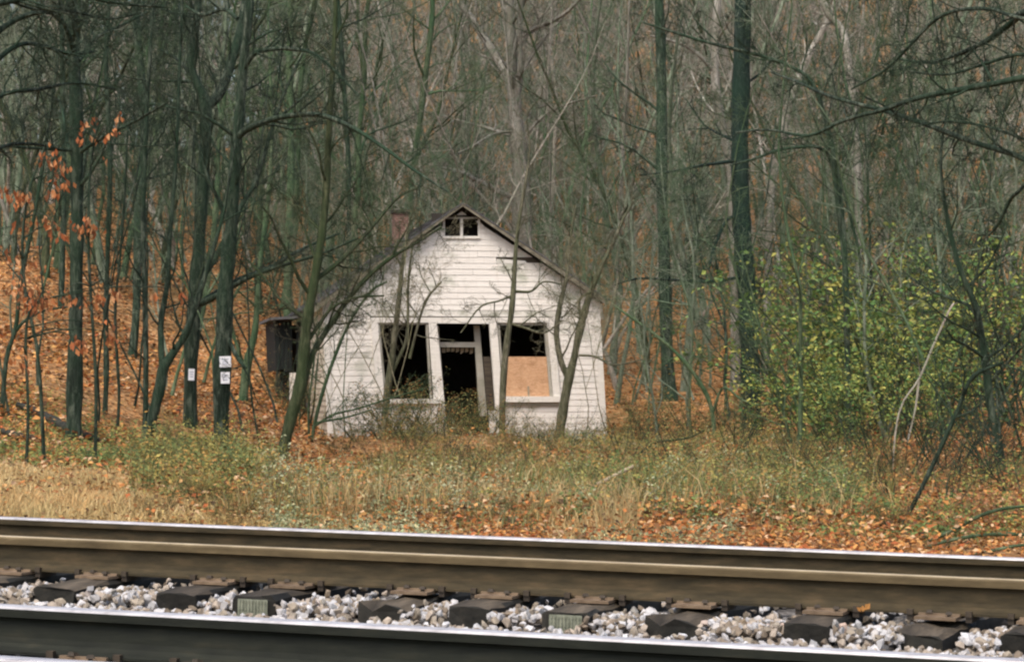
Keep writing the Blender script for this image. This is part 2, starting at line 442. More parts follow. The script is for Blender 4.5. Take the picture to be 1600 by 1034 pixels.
# tie positions of the far track, read off the photograph
def s_of_px(px, t):
    ss = np.linspace(-8, 8, 8001)
    X = B0[0] + E[0] * ss + N[0] * t; Y = B0[1] + E[1] * ss + N[1] * t
    return float(ss[np.argmin(np.abs(800 + F * X / Y - px))])
tie_px = [(88, 0), (265, 0), (398, 1), (588, 2), (725, 0), (872, 1), (1046, 2), (1256, 0), (1450, 2), (1612, 0)]
tie_s = [(s_of_px(p, -0.56), k) for p, k in tie_px]
a = tie_s[0][0]; b_ = tie_s[-1][0]
for i in range(1, 22):
    tie_s.append((a - 0.505 * i, 0)); tie_s.append((b_ + 0.505 * i, i % 3))

def tie_mesh(rng, rough):
    """a worn timber: long box subdivided, edges broken"""
    bm = bmesh.new()
    nl = 14
    L, W_, H = 2.58, 0.225, 0.17
    prof = [(-W_ / 2, -H), (W_ / 2, -H), (W_ / 2, -0.018), (W_ / 2 - 0.02, 0), (0.03, 0.0), (-0.04, 0), (-W_ / 2 + 0.02, 0), (-W_ / 2, -0.018)]
    rows = []
    for i in range(nl + 1):
        y = -L / 2 + L * i / nl
        row = []
        endf = 1.0 if i in (0, nl) else 0.4
        for (x, z) in prof:
            j = rough * endf
            row.append(bm.verts.new((x + rng.normal(0, 0.004 + 0.012 * j), y + (rng.normal(0, 0.02 * j) if i in (0, nl) else 0), z + rng.normal(0, 0.003 + 0.010 * j) - (abs(rng.normal(0, 0.02 * j)) if z > -0.05 else 0))))
        rows.append(row)
    k = len(prof)
    for i in range(nl):
        for j in range(k):
            bm.faces.new((rows[i][j], rows[i][(j + 1) % k], rows[i + 1][(j + 1) % k], rows[i + 1][j]))
    bm.faces.new(rows[0][::-1]); bm.faces.new(rows[-1])
    bmesh.ops.recalc_face_normals(bm, faces=bm.faces[:])
    me = bpy.data.meshes.new('tie'); bm.to_mesh(me); bm.free()
    me.materials.append(M['tie']); me.materials.append(M['creosote_shade'])
    me.polygons.foreach_set('material_index', np.array([0 if p.normal.z > 0.75 else 1 for p in me.polygons], dtype=np.int32))  # creosoted sides and ends coloured darker still, painting the shade under overhead light
    return me
TIE = [[tie_mesh(RNG, 0.35) for _ in range(3)], [tie_mesh(RNG, 0.25) for _ in range(2)], [tie_mesh(RNG, 0.7) for _ in range(3)]]
pm = MB(); pm.box(-0.095, 0.095, -0.18, 0.18, 0, 0.014)
pm.box(-0.095, 0.095, -0.092, -0.074, 0.014, 0.024); pm.box(-0.095, 0.095, 0.074, 0.092, 0.014, 0.024)
PLATE = mesh_np('tie_plate', np.array(pm.v), np.array(pm.q)); PLATE.materials.append(M['plate'])
sm = MB(); sm.box(-0.008, 0.008, -0.008, 0.008, -0.02, 0.012); sm.hexa([(-0.016, -0.014, 0.012), (0.016, -0.014, 0.012), (0.016, 0.022, 0.012), (-0.016, 0.022, 0.012), (-0.010, -0.008, 0.026), (0.010, -0.008, 0.026), (0.010, 0.016, 0.022), (-0.010, 0.016, 0.022)])
SPIKE = mesh_np('spike', np.array(sm.v), np.array(sm.q)); SPIKE.materials.append(M['spike'])
am = MB(); am.box(-0.014, 0.014, -0.085, 0.085, -0.028, -0.003); am.box(-0.014, 0.014, -0.092, -0.066, -0.003, 0.022); am.box(-0.014, 0.014, 0.066, 0.088, -0.003, 0.02)
ANCH = mesh_np('rail_anchor', np.array(am.v), np.array(am.q)); ANCH.materials.append(M['spike'])
em = MB(); em.box(-0.078, 0.078, -0.004, 0.0, -0.115, -0.02)
for i in range(9):
    for j in range(5):
        x = -0.066 + i * 0.0165; z = -0.105 + j * 0.0185
        em.box(x - 0.003, x + 0.003, -0.010, -0.004, z - 0.006, z + 0.006)
ENDP = mesh_np('end_plate', np.array(em.v), np.array(em.q)); ENDP.materials.append(M['endplate'])

def track(label, tn, tf, ties, mats_n, mats_f, span=24.0, deep=(0.0125, 0.0125)):
    root = empty('railway_track', trk(0, (tn + tf) / 2, -RH - 0.18))
    tag(root, label, 'railway track')
    inv = Matrix.Translation(-Vector(root.location))
    def under(o, par=root):
        o.parent = par
        if par is root: o.matrix_parent_inverse = inv
    r1 = rail('rail', None, tn, -span, span, mats_n, deep=deep[0]); under(r1)
    r2 = rail('rail', None, tf, -span, span, mats_f, deep=deep[1]); under(r2)
    for i, (s, kind) in enumerate(ties):
        if abs(s) > span: continue
        tm = TIE[kind][i % len(TIE[kind])]
        dz = -0.004 if kind != 2 else -0.018
        t = obj('tie', tm); under(t)
        off = RNG.normal(0, 0.025)
        put(t, s, (tn + tf) / 2 + off, -RH - 0.014 + dz, RNG.normal(0, 0.02))
        for tr in (tn, tf):
            q = tr - (tn + tf) / 2 - off
            pl = obj('tie_plate', PLATE, None, t); pl.location = (0, q, -dz - 0.001)
            for (x, y) in ((-0.045, q - 0.083), (0.05, q + 0.083), (0.055, q - 0.135)):
                sp = obj('spike', SPIKE, None, t); sp.location = (x, y, -dz + 0.012); sp.rotation_euler = (0, 0, RNG.normal(0, 0.2))
            for x in (-0.135, 0.135):
                an = obj('rail_anchor', ANCH, None, t); an.location = (x, q, -dz + 0.014)
        if kind == 1:
            ep = obj('end_plate', ENDP, None, t); ep.location = (0, -1.29 - 0.012, 0)
    return root
track('far railway track with rusty brown near rail and tie ends showing', 0.0, 1.505, tie_s, [M['rust'], M['tan_top'], M['tan_rust']], [M['rust'], M['steel'], M['rust']], deep=(0.006, 0.0125))
near_s = [(-12 + 0.505 * i + RNG.normal(0, 0.03), 0) for i in range(48)]
track('near railway track along the bottom edge with bright worn rail heads', -4.94, -3.435, near_s, [M['rust_dark'], M['steel'], M['rust_dark']], [M['rust_dark'], M['steel'], M['rust_dark']])

# ballast: sheet + stones
sv, sq = [], []
ssx = np.arange(-24, 24.1, 0.25); ttx = np.arange(-6.4, 2.7, 0.13)
for s in ssx:
    for t in ttx:
        z = -0.300 + 0.012 * math.sin(9 * s + 5 * t) + 0.012 * math.sin(17 * t - 6 * s)
        if -2.75 < t < -0.62: z -= 0.05
        if t > 1.9: z -= (t - 1.9) * 0.16
        if t < -5.7: z -= (-5.7 - t) * 0.3
        sv.append(trk(s, t, z))
nt_ = len(ttx); iq = (np.arange(len(ssx) - 1)[:, None] * nt_ + np.arange(nt_ - 1)[None]).ravel()
bal = tag(obj('ballast', mesh_np('ballast', np.array(sv), np.stack([iq, iq + 1, iq + nt_ + 1, iq + nt_], 1)[:, ::-1]), M['gravel_bed']),
          'pale crushed stone ballast under and between the rails', 'ballast', kind='structure')
tie_sorted = sorted(s for s, k in tie_s)
def in_tie(s, m=0.10):
    return min(abs(s - x) for x in tie_sorted) < m
cnt = 0
while cnt < 300:
    s = RNG.uniform(-3.4, 3.2); t = RNG.uniform(-0.70, -0.10)
    if in_tie(s, 0.122): continue
    if t < -0.56: continue
    o = obj('ballast_stone', (STONES if t < -0.30 or RNG.uniform() < 0.3 else STONES_T)[cnt % 10], None, bal)
    r = RNG.uniform(0.014, 0.030)
    put(o, s, t, -0.243 + RNG.normal(0, 0.016) + 0.02 * math.sin(s * 5.1) - (0.01 if t > -0.3 else 0), 0)
    o.rotation_euler = RNG.uniform(0, 6.28, 3); o.scale = (r, r, r)
    cnt += 1
SV = [np.array([v.co[:] for v in m.vertices]) for m in STONES]
ST = []
for m in STONES:
    m.calc_loop_triangles(); ST.append(np.array([lt.vertices[:] for lt in m.loop_triangles]))
def rot_rand(rng, n):
    q = rng.normal(0, 1, (n, 4)); q /= np.linalg.norm(q, axis=1)[:, None]
    a, b, c, d = q.T
    return np.stack([np.stack([1 - 2 * (c * c + d * d), 2 * (b * c - a * d), 2 * (b * d + a * c)], -1),
                     np.stack([2 * (b * c + a * d), 1 - 2 * (b * b + d * d), 2 * (c * d - a * b)], -1),
                     np.stack([2 * (b * d - a * c), 2 * (c * d + a * b), 1 - 2 * (b * b + c * c)], -1)], 1)
vs, ts, cs, off = [], [], [], 0
zones = [(-4, 3.8, -0.58, -0.05, 5600, -0.250), (-4, 3.8, -1.05, -0.57, 2600, -0.290), (-4, 3.8, -2.9, -0.7, 2600, -0.33), (-4, 3.8, 0.05, 2.5, 1800, -0.24), (-3, 3, -6, -3.0, 2200, -0.225), (-4.5, 4.5, 1.8, 2.6, 1500, -0.20)]
for (s0, s1, t0, t1, n_, zz) in zones:
    s = RNG.uniform(s0, s1, n_); t = RNG.uniform(t0, t1, n_)
    keep = np.array([not in_tie(a_, 0.12) or b2 < -0.62 for a_, b2 in zip(s, t)]) if t1 > -3 else np.array([min(abs(a_ - x[0]) for x in near_s) > 0.12 for a_ in s])
    s, t = s[keep], t[keep]; n_ = len(s)
    R = rot_rand(RNG, n_); r = RNG.uniform(0.014, 0.032, n_)
    pos = np.stack([B0[0] + E[0] * s + N[0] * t, B0[1] + E[1] * s + N[1] * t, zz + RNG.normal(0, 0.012, n_) + GRADE * s], 1)
    base = np.array([[0.42, 0.40, 0.39], [0.50, 0.49, 0.49], [0.28, 0.235, 0.18], [0.18, 0.14, 0.10], [0.35, 0.29, 0.23]])[RNG.integers(0, 5, n_)] * RNG.uniform(0.75, 1.1, (n_, 1))
    for i in range(n_):
        k = i % 10
        v = (SV[k] * r[i]) @ R[i].T + pos[i]
        vs.append(v); ts.append(ST[k] + off); off += len(v); cs.append(np.repeat(base[i:i + 1], len(v), 0))
tag(obj('ballast_stones', mesh_np('ballast_stones', np.concatenate(vs), None, np.concatenate(ts), np.concatenate(cs)), M['stones'], bal), kind='stuff')

# ------------------------------------------------------------------ tubes and trees
class Tubes:
    def __init__(s): s.g = {}
    def add(s, pts, rad, sides): s.g.setdefault((len(pts), sides), []).append((pts, rad))
    def arrays(s):
        VV, QQ, off = [], [], 0
        for (n, k), lst in s.g.items():
            p = np.array([a for a, _ in lst]); r = np.array([b for _, b in lst])
            t = np.gradient(p, axis=1); t /= np.maximum(np.linalg.norm(t, axis=2, keepdims=True), 1e-9)
            ref = np.where(np.abs(t[:, :1, 2:3]) > 0.9, np.array([1.0, 0, 0]), np.array([0, 0, 1.0]))
            a = np.cross(t, np.broadcast_to(ref, t.shape)); a /= np.maximum(np.linalg.norm(a, axis=2, keepdims=True), 1e-9)
            b = np.cross(t, a)
            th = np.arange(k) * 2 * math.pi / k
            ring = a[:, :, None] * np.cos(th)[None, None, :, None] + b[:, :, None] * np.sin(th)[None, None, :, None]
            v = p[:, :, None] + ring * r[:, :, None, None]
            m = len(lst)
            VV.append(v.reshape(-1, 3))
            i0 = (np.arange(m)[:, None, None] * n + np.arange(n - 1)[None, :, None]) * k
            j = np.arange(k)[None, None]; j2 = (j + 1) % k
            QQ.append(np.stack([i0 + j, i0 + j2, i0 + k + j2, i0 + k + j], -1).reshape(-1, 4) + off)
            off += m * n * k
        return np.concatenate(VV), np.concatenate(QQ)
    def mesh(s, name, mat):
        v, q = s.arrays(); me = mesh_np(name, v, q, smooth=True); me.materials.append(mat); return me
    def empty(s): return not s.g

def unit(v):
    return v / max(np.linalg.norm(v), 1e-9)

def walk(rng, p, d, L, n, wander, up):
    pts = [p]; step = L / n; d = unit(d)
    for _ in range(n):
        d = unit(d + rng.normal(0, wander, 3) + np.array([0, 0, up]))
        p = p + d * step; pts.append(p)
    return np.array(pts)

def perp_dir(rng, d, ang):
    r = rng.normal(0, 1, 3); r = unit(r - d * np.dot(r, d))
    return d * math.cos(ang) + r * math.sin(ang)

def spawn(tb, rng, pts, rad, n, L, level, maxl, t0=0.2, ang=(0.6, 1.2), ends=None, up=0.06, wander=0.16, ratio=0.5, kids=(0, 6, 5, 4, 3), rmin=0.0025, flat=0.0):
    """branches growing off a limb, recursively"""
    m = len(pts) - 1
    for i in range(n):
        t = t0 + (1 - t0) * (i + rng.uniform(0, 1)) / n
        x = t * m; k = min(int(x), m - 1); f = x - k
        p = pts[k] * (1 - f) + pts[k + 1] * f
        r = rad[k] * (1 - f) + rad[k + 1] * f
        d = perp_dir(rng, unit(pts[k + 1] - pts[k]), rng.uniform(*ang))
        if flat: d = unit(d * np.array([1, 1, 1 - flat]))
        l = L * rng.uniform(0.55, 1.15) * (1.1 - 0.55 * t)
        rr = min(max(r * rng.uniform(0.35, 0.6), rmin), 0.018 * l + 0.004)
        ns = 5 if level <= 1 else (4 if level == 2 else 3)
        if level == maxl: ns = 2
        q = walk(rng, p, d, l, ns, wander, up)
        ra = np.linspace(rr, max(rr * 0.3, rmin * 0.7), ns + 1)
        tb.add(q, ra, 5 if level <= 1 and rr > 0.02 else (4 if level <= 2 and rr > 0.008 else 3))
        if level < maxl:
            spawn(tb, rng, q, ra, max(1, int(round(kids[level] * rng.uniform(0.7, 1.3)))), l * ratio, level + 1, maxl, 0.25, ang, ends, up * 0.6, wander, ratio, kids, rmin)
        elif ends is not None:
            ends.append((q[-1], unit(q[-1] - q[0])))

def smooth_path(pts, n):
    """Catmull-Rom resample"""
    pts = np.array(pts, float); m = len(pts)
    if m == 2: return np.linspace(pts[0], pts[1], n)
    ext = np.vstack([2 * pts[0] - pts[1], pts, 2 * pts[-1] - pts[-2]])
    out = []
    for x in np.linspace(0, m - 1, n):
        k = min(int(x), m - 2); f = x - k
        a, b, c, d = ext[k], ext[k + 1], ext[k + 2], ext[k + 3]
        out.append(0.5 * (2 * b + (c - a) * f + (2 * a - 5 * b + 4 * c - d) * f * f + (3 * b - a - 3 * c + d) * f ** 3))
    return np.array(out)

def proto_tree(rng, H, r0, maxl=4, first=0.3, nl=14, L=4.5, lean=0.11, kids=(0, 6, 5, 4), fork=False, ratio=0.5, rmin=0.004):
    tr, cr = Tubes(), Tubes()
    n = 12
    base = np.array([0.0, 0, -0.25])
    p = walk(rng, base, np.array([rng.normal(0, lean), rng.normal(0, lean), 1]), H, n, 0.115, 0.05)
    rad = r0 * (1 - 0.88 * np.linspace(0, 1, n + 1) ** 0.9); rad[0] *= 1.35
    tr.add(p, rad, 7)
    if fork:
        k = int(n * rng.uniform(0.35, 0.55))
        q = walk(rng, p[k], perp_dir(rng, np.array([0, 0, 1.0]), 0.4), H * 0.5, 8, 0.06, 0.1)
        ra = np.linspace(rad[k] * 0.8, 0.012, 9)
        tr.add(q, ra, 6); spawn(cr, rng, q, ra, nl // 2, L * 0.8, 1, maxl, 0.2, kids=kids, ratio=ratio, rmin=rmin)
    spawn(cr, rng, p, rad, nl, L, 1, maxl, first, kids=kids, ratio=ratio, up=0.08, rmin=rmin)
    return tr, cr

PROTO = []
for i in range(7):
    rng = np.random.default_rng(100 + i)
    H = rng.uniform(15, 22)
    mat = [M['bark_grey'], M['bark_green'], M['bark_moss'], M['bark_mauve'], M['bark_green'], M['bark_grey'], M['bark_pale']][i]
    tr, cr = proto_tree(rng, H, rng.uniform(0.07, 0.15), 4, rng.uniform(0.15, 0.3), 17, 4.6, fork=i % 3 == 1)
    PROTO.append((tr.mesh('trunk', mat), cr.mesh('crown', M['bark_grey'] if i == 6 else mat)))
SAPL = []
for i in range(6):
    rng = np.random.default_rng(200 + i)
    mat = [M['bark_grey'], M['bark_green'], M['bark_green'], M['bark_grey'], M['bark_dark'], M['bark_green']][i]
    tr, cr = proto_tree(rng, rng.uniform(5, 9), rng.uniform(0.03, 0.055), 3, 0.15, 16, 2.1, lean=0.12, kids=(0, 8, 5), fork=i % 2 == 0, rmin=0.003)
    SAPL.append((tr.mesh('stem', mat), cr.mesh('branches', mat)))

def place(kind, protos, i, X, Y, rz, sc, label, cat, group, part_names):
    o = empty(kind, (X, Y, float(gz(X, Y))), rz)
    o.scale = (sc, sc, sc)
    for me, nm in zip(protos[i % len(protos)], part_names): obj(nm, me, None, o)
    return tag(o, label, cat, group)

# ------------------------------------------------------------------ the house
TH = math.atan2(0.159, 0.987)
HOUSE = P(514, 692, 64.0)
hc, hs = math.cos(TH), math.sin(TH)
def FW(px, py):
    """a pixel of the front wall -> (x, z) in the house's own coordinates"""
    u = (px - 800.0) / F
    # HOUSE.x + x*hc = u * (HOUSE.y + x*hs)
    x = (u * HOUSE[1] - HOUSE[0]) / (hc - u * hs)
    d = HOUSE[1] + x * hs
    return np.array([x, CZ + (HY - py) / F * d - HOUSE[2]])
house = empty('abandoned_store', HOUSE, TH)
tag(house, 'abandoned white clapboard gabled building with empty storefront windows', 'house')
LN = 9.2                      # depth of the house
cBL, cBR, cTL, cTR, cPK = FW(515, 697), FW(947, 694), FW(506, 474), FW(934, 468), FW(721, 331)
def lerp_line(a, b):
    return lambda z: a[0] + (b[0] - a[0]) * (z - a[1]) / (b[1] - a[1])
wallL, wallR = lerp_line(cBL, cTL), lerp_line(cBR, cTR)
zL, zR, zP = cTL[1], cTR[1], cPK[1]
def xl(z): return wallL(z) if z <= zL else cTL[0] + (cPK[0] - cTL[0]) * (z - zL) / (zP - zL)
def xr(z): return wallR(z) if z <= zR else cTR[0] + (cPK[0] - cTR[0]) * (z - zR) / (zP - zR)
# openings (as pixel edges of the leaning storefront)
zHead = FW(720, 498)[1]; zSillL = FW(640, 624)[1]; zSillR = FW(830, 633)[1]; zFloor = FW(725, 676)[1]
gL, gR = lerp_line(FW(579, 497), FW(590, 625)), lerp_line(FW(865, 500), FW(875, 630))
dL, dR = lerp_line(FW(669, 500), FW(692, 676)), lerp_line(FW(776, 500), FW(787, 640))
vL, vR, vB, vT = FW(694, 336)[0], FW(748, 336)[0], FW(720, 371)[1], FW(720, 340)[1]
def holes(z):
    h = []
    if zFloor < z < zHead:
        if z > zSillR: h.append((gL(z), gR(z)) if z > zSillL else (dL(z), gR(z)))
        else: h.append((dL(z), dR(z)))
    if z > vB and z < vT: h.append((vL, vR))
    return h
def spans(z0, z1):
    zm = (z0 + z1) / 2
    a, b = xl(zm), xr(zm)
    cut = [a]
    for (p, q) in sorted(holes(zm)): cut += [p, q]
    cut.append(b)
    return [(cut[i], cut[i + 1]) for i in range(0, len(cut), 2) if cut[i + 1] - cut[i] > 0.03]
# front wall
fw = MB()
z = 0.0
while z < zP:
    z1 = min(z + 0.05, zP)
    for (a, b) in spans(z, z1): fw.box(a, b, 0.0, 0.08, z, z1)
    z = z1
front = fw.build('front_wall', M['sheath'], house)
EXPO = 0.150
rowz = np.arange(0.03, zP - 0.02, EXPO)
lean = 0.045
bi = 0
missing = {(0.0,)}
gapz = FW(815, 404)[1]
for r, z0 in enumerate(rowz):
    z1 = min(z0 + EXPO, zP)
    for (a, b) in spans(z0, z1):
        cuts = [a]
        if b - a > 3.2 and r % 3 == 1: cuts.append(a + (b - a) * RNG.uniform(0.3, 0.7))
        cuts.append(b)
        for i in range(len(cuts) - 1):
            p, q = cuts[i] + (0.003 if i else 0), cuts[i + 1] - 0.003
            zz0, zz1 = z0 + RNG.normal(0, 0.004), z1 + 0.012
            if abs((z0 + z1) / 2 - gapz) < EXPO / 2:      # a board that has come away under the right rake
                q2 = FW(775, 404)[0]
                if q > q2 > p:
                    mm = MB(); mm.hexa([(q2, -0.02, zz0), (q - 0.25, -0.02, zz0), (q - 0.25, -0.002, zz0), (q2, -0.002, zz0), (q2 + 0.02, -0.012, zz1 - 0.055), (q - 0.3, -0.012, zz1 - 0.10), (q - 0.3, -0.002, zz1 - 0.10), (q2 + 0.02, -0.002, zz1 - 0.055)])
                    mm.build('clapboard', M['siding_worn'], front); q = q2
            if q - p < 0.05: continue
            k0, k1 = lean * (zz0 - (z0 + z1) / 2), lean * (zz1 - (z0 + z1) / 2)
            g0 = (xl(z1) - xl(z0)) if p == a and a <= xl((z0 + z1) / 2) + 1e-6 else -lean * (z1 - z0)
            g1 = (xr(z1) - xr(z0)) if q >= b - 0.004 and b >= xr((z0 + z1) / 2) - 1e-6 else -lean * (z1 - z0)
            m = MB()
            sg = RNG.normal(0, 0.006)
            m.hexa([(p - g0 / 2, -0.020, zz0), (q - g1 / 2, -0.020 + RNG.normal(0, 0.001), zz0 + sg), (q - g1 / 2, -0.002, zz0 + sg), (p - g0 / 2, -0.002, zz0),
                    (p + g0 / 2, -0.009, zz1), (q + g1 / 2, -0.009, zz1 + sg), (q + g1 / 2, -0.002, zz1 + sg), (p + g0 / 2, -0.002, zz1)])
            m.build('clapboard', M['siding_worn'] if (z0 < 0.2 or RNG.uniform() < 0.10) else M['siding'], front); bi += 1
# left side wall
lw = MB()
def side_pts(xoff, z): return wallL(z) + xoff
lw.hexa([(wallL(0), 0.08, 0), (wallL(0) + 0.08, 0.08, 0), (wallL(0) + 0.08, LN, 0), (wallL(0), LN, 0), (wallL(zL), 0.08, zL), (wallL(zL) + 0.08, 0.08, zL), (wallL(zL) + 0.08, LN, zL), (wallL(zL), LN, zL)])
left = lw.build('side_wall', M['sheath'], house)
for z0 in np.arange(0.03, zL - 0.02, EXPO):
    z1 = min(z0 + EXPO + 0.01, zL)
    for (y0, y1) in ((0.09, 4.4 + RNG.uniform(-1, 1)), (None, LN)):
        if y0 is None: y0 = prev + 0.004
        prev = y1
        m = MB(); s0 = RNG.normal(0, 0.005)
        m.hexa([(wallL(z0) - 0.03, y0, z0), (wallL(z0) - 0.002, y0, z0), (wallL(z0) - 0.002, y1, z0 + s0), (wallL(z0) - 0.03, y1, z0 + s0),
                (wallL(z1) - 0.011, y0, z1), (wallL(z1) - 0.002, y0, z1), (wallL(z1) - 0.002, y1, z1 + s0), (wallL(z1) - 0.011, y1, z1 + s0)])
        m.build('clapboard', M['siding_side'], left)
rw = MB()
rw.hexa([(wallR(0) - 0.08, 0.08, 0), (wallR(0), 0.08, 0), (wallR(0), LN, 0), (wallR(0) - 0.08, LN, 0), (wallR(zR) - 0.08, 0.08, zR), (wallR(zR), 0.08, zR), (wallR(zR), LN, zR), (wallR(zR) - 0.08, LN, zR)])
right = rw.build('side_wall', M['siding'], house)
for z0 in np.arange(0.03, zR - 0.02, EXPO):
    z1 = min(z0 + EXPO + 0.01, zR); m = MB()
    m.hexa([(wallR(z0) + 0.002, 0.09, z0), (wallR(z0) + 0.03, 0.09, z0), (wallR(z0) + 0.03, LN, z0), (wallR(z0) + 0.002, LN, z0),
            (wallR(z1) + 0.002, 0.09, z1), (wallR(z1) + 0.011, 0.09, z1), (wallR(z1) + 0.011, LN, z1), (wallR(z1) + 0.002, LN, z1)])
    m.build('clapboard', M['siding'], right)
bwall = MB(); z = 0.0
while z < zP:
    z1 = min(z + 0.25, zP); zm = (z + z1) / 2; bwall.box(xl(zm) + 0.09, xr(zm) - 0.09 if xr(zm) - xl(zm) > 0.3 else xl(zm) + 0.1, LN - 0.08, LN + 0.02, z, z1); z = z1
bwall.build('back_wall', M['siding_side'], house)
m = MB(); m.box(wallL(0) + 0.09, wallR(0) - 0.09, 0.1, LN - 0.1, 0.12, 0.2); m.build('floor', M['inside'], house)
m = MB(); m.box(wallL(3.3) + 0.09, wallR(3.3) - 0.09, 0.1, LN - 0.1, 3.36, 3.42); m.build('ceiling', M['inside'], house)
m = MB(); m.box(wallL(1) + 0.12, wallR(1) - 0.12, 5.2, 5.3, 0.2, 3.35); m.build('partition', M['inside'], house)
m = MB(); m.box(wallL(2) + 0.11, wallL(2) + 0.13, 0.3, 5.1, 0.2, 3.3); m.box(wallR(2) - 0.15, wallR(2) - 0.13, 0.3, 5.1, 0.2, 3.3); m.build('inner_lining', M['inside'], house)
# corner boards
m = MB()
for (za, zb) in ((0.0, zL),):
    m.hexa([(wallL(za) - 0.045, -0.045, za), (wallL(za) + 0.10, -0.045, za), (wallL(za) + 0.10, -0.031, za), (wallL(za) - 0.045, -0.031, za),
            (wallL(zb) - 0.045, -0.045, zb), (wallL(zb) + 0.10, -0.045, zb), (wallL(zb) + 0.10, -0.031, zb), (wallL(zb) - 0.045, -0.031, zb)])
m.build('corner_board', M['trim'], house)
m = MB()
m.hexa([(wallR(0) - 0.12, -0.046, 0), (wallR(0) + 0.035, -0.046, 0), (wallR(0) + 0.035, -0.031, 0), (wallR(0) - 0.12, -0.031, 0),
        (wallR(zR) - 0.12, -0.046, zR), (wallR(zR) + 0.035, -0.046, zR), (wallR(zR) + 0.035, -0.031, zR), (wallR(zR) - 0.12, -0.031, zR)])
m.build('corner_board', M['trim'], house)
m = MB(); m.box(wallL(0) + 0.1, FW(690, 690)[0], 0.12, LN - 0.1, -0.5, 0.0); m.box(FW(690, 690)[0], wallR(0) - 0.1, 0.25, LN - 0.1, -0.5, 0.0); m.build('foundation', M['wood_dark'], house)
for px in (858, 935, 620, 540):
    m = MB(); x = FW(px, 700)[0]; m.box(x - 0.18, x + 0.18, -0.02, 0.2, -0.5, 0.0); m.build('foundation_block', M['wood_dark'], house)

def strip(name, c, y0, y1, mat, parent=house):
    m = MB(); m.plate([FW(*p) for p in c], y0, y1); return m.build(name, mat, parent)
# left window: frame, no glass left
win = strip('window', [(579, 497), (680, 499), (680, 503), (579, 503)][::-1] if False else [(580, 504), (681, 504), (680, 496), (579, 496)], -0.075, -0.005, M['trim'])
win['label'] = 'empty left shop window with white frame'
strip('frame', [(589, 626), (601, 626), (590, 504), (579, 504)], -0.072, 0.06, M['trim'], win)
strip('frame', [(602, 621), (604, 621), (593, 504), (590, 504)], -0.03, 0.10, M['greytrim'], win)
strip('frame', [(591, 507), (667, 507), (667, 504), (591, 504)], -0.03, 0.10, M['greytrim'], win)
strip('sill', [(586, 630), (690, 630), (689, 623), (586, 623)], -0.12, 0.10, M['trim'], win)
strip('frame', [(672, 622), (675, 622), (668, 504), (665, 504)], -0.03, 0.10, M['greytrim'], win)
# doorway
door = strip('doorway', [(681, 505), (776, 506), (776, 496), (680, 496)], -0.07, -0.004, M['trim'])
door['label'] = 'open doorway with leaning grey frame and transom bar'
strip('post', [(681, 678), (699, 678), (682, 505), (669, 504)], -0.071, 0.06, M['trim'], door)
strip('post', [(774, 640), (786, 640), (776, 506), (764, 506)], -0.071, 0.06, M['trim'], door)
strip('jamb', [(752, 650), (764, 650), (752, 508), (743, 508)], 0.30, 0.40, M['greytrim'], door)
strip('jamb', [(696, 676), (700, 676), (688, 508), (684, 508)], 0.30, 0.40, M['greytrim'], door)
strip('transom_bar', [(689, 542), (747, 542), (746, 534), (688, 534)], 0.29, 0.41, M['greytrim'], door)
strip('side_panel', [(763, 640), (775, 640), (768, 557), (757, 557)], 0.20, 0.23, M['sheath'], door)
for k in range(7):
    x = 694 + k * 7.4; h = RNG.uniform(3, 12)
    strip('torn_lath', [(x, 543 + h), (x + 5, 543 + h * RNG.uniform(0.6, 1)), (x + 5.5, 543), (x, 543)], 0.42 + 0.01 * k, 0.43 + 0.01 * k, M['wood_pale'], door)
strip('threshold', [(684, 684), (790, 682), (790, 676), (684, 678)], -0.10, 0.3, M['greytrim'], door)
strip('apron_panel', [(765, 676), (788, 676), (786, 641), (763, 641)], -0.03, 0.02, M['trim'], door)
m = MB(); a = FW(722, 503); m.box(a[0] - 0.06, a[0] + 0.06, -0.13, -0.075, a[1] - 0.04, a[1] + 0.07); m.build('lamp_base', M['trim'], door)
# right window with plywood
w2 = strip('window', [(776, 504), (866, 504), (865, 496), (775, 496)], -0.076, -0.005, M['trim'])
w2['label'] = 'right shop window half closed with a plywood sheet'
strip('frame', [(864, 622), (875, 622), (865, 504), (854, 504)], -0.073, 0.06, M['trim'], w2)
strip('frame', [(859, 620), (863, 620), (854, 504), (850, 504)], -0.03, 0.10, M['greytrim'], w2)
strip('frame', [(786, 620), (789, 620), (780, 504), (777, 504)], -0.03, 0.10, M['greytrim'], w2)
strip('frame', [(778, 508), (852, 508), (852, 504), (778, 504)], -0.03, 0.10, M['greytrim'], w2)
strip('sill', [(785, 628), (877, 628), (876, 619), (785, 619)], -0.14, 0.10, M['trim'], w2)
strip('sill', [(786, 634), (874, 634), (874, 628), (786, 628)], -0.06, -0.0, M['greytrim'], w2)  # grey strip painting the shadow beneath the white sill
strip('plywood_sheet', [(788, 619), (859, 619), (854, 557), (783, 557)], 0.03, 0.05, M['ply'], w2)
strip('batten', [(825, 619), (828, 619), (827, 603), (824, 603)], 0.018, 0.028, M['wood_pale'], w2)
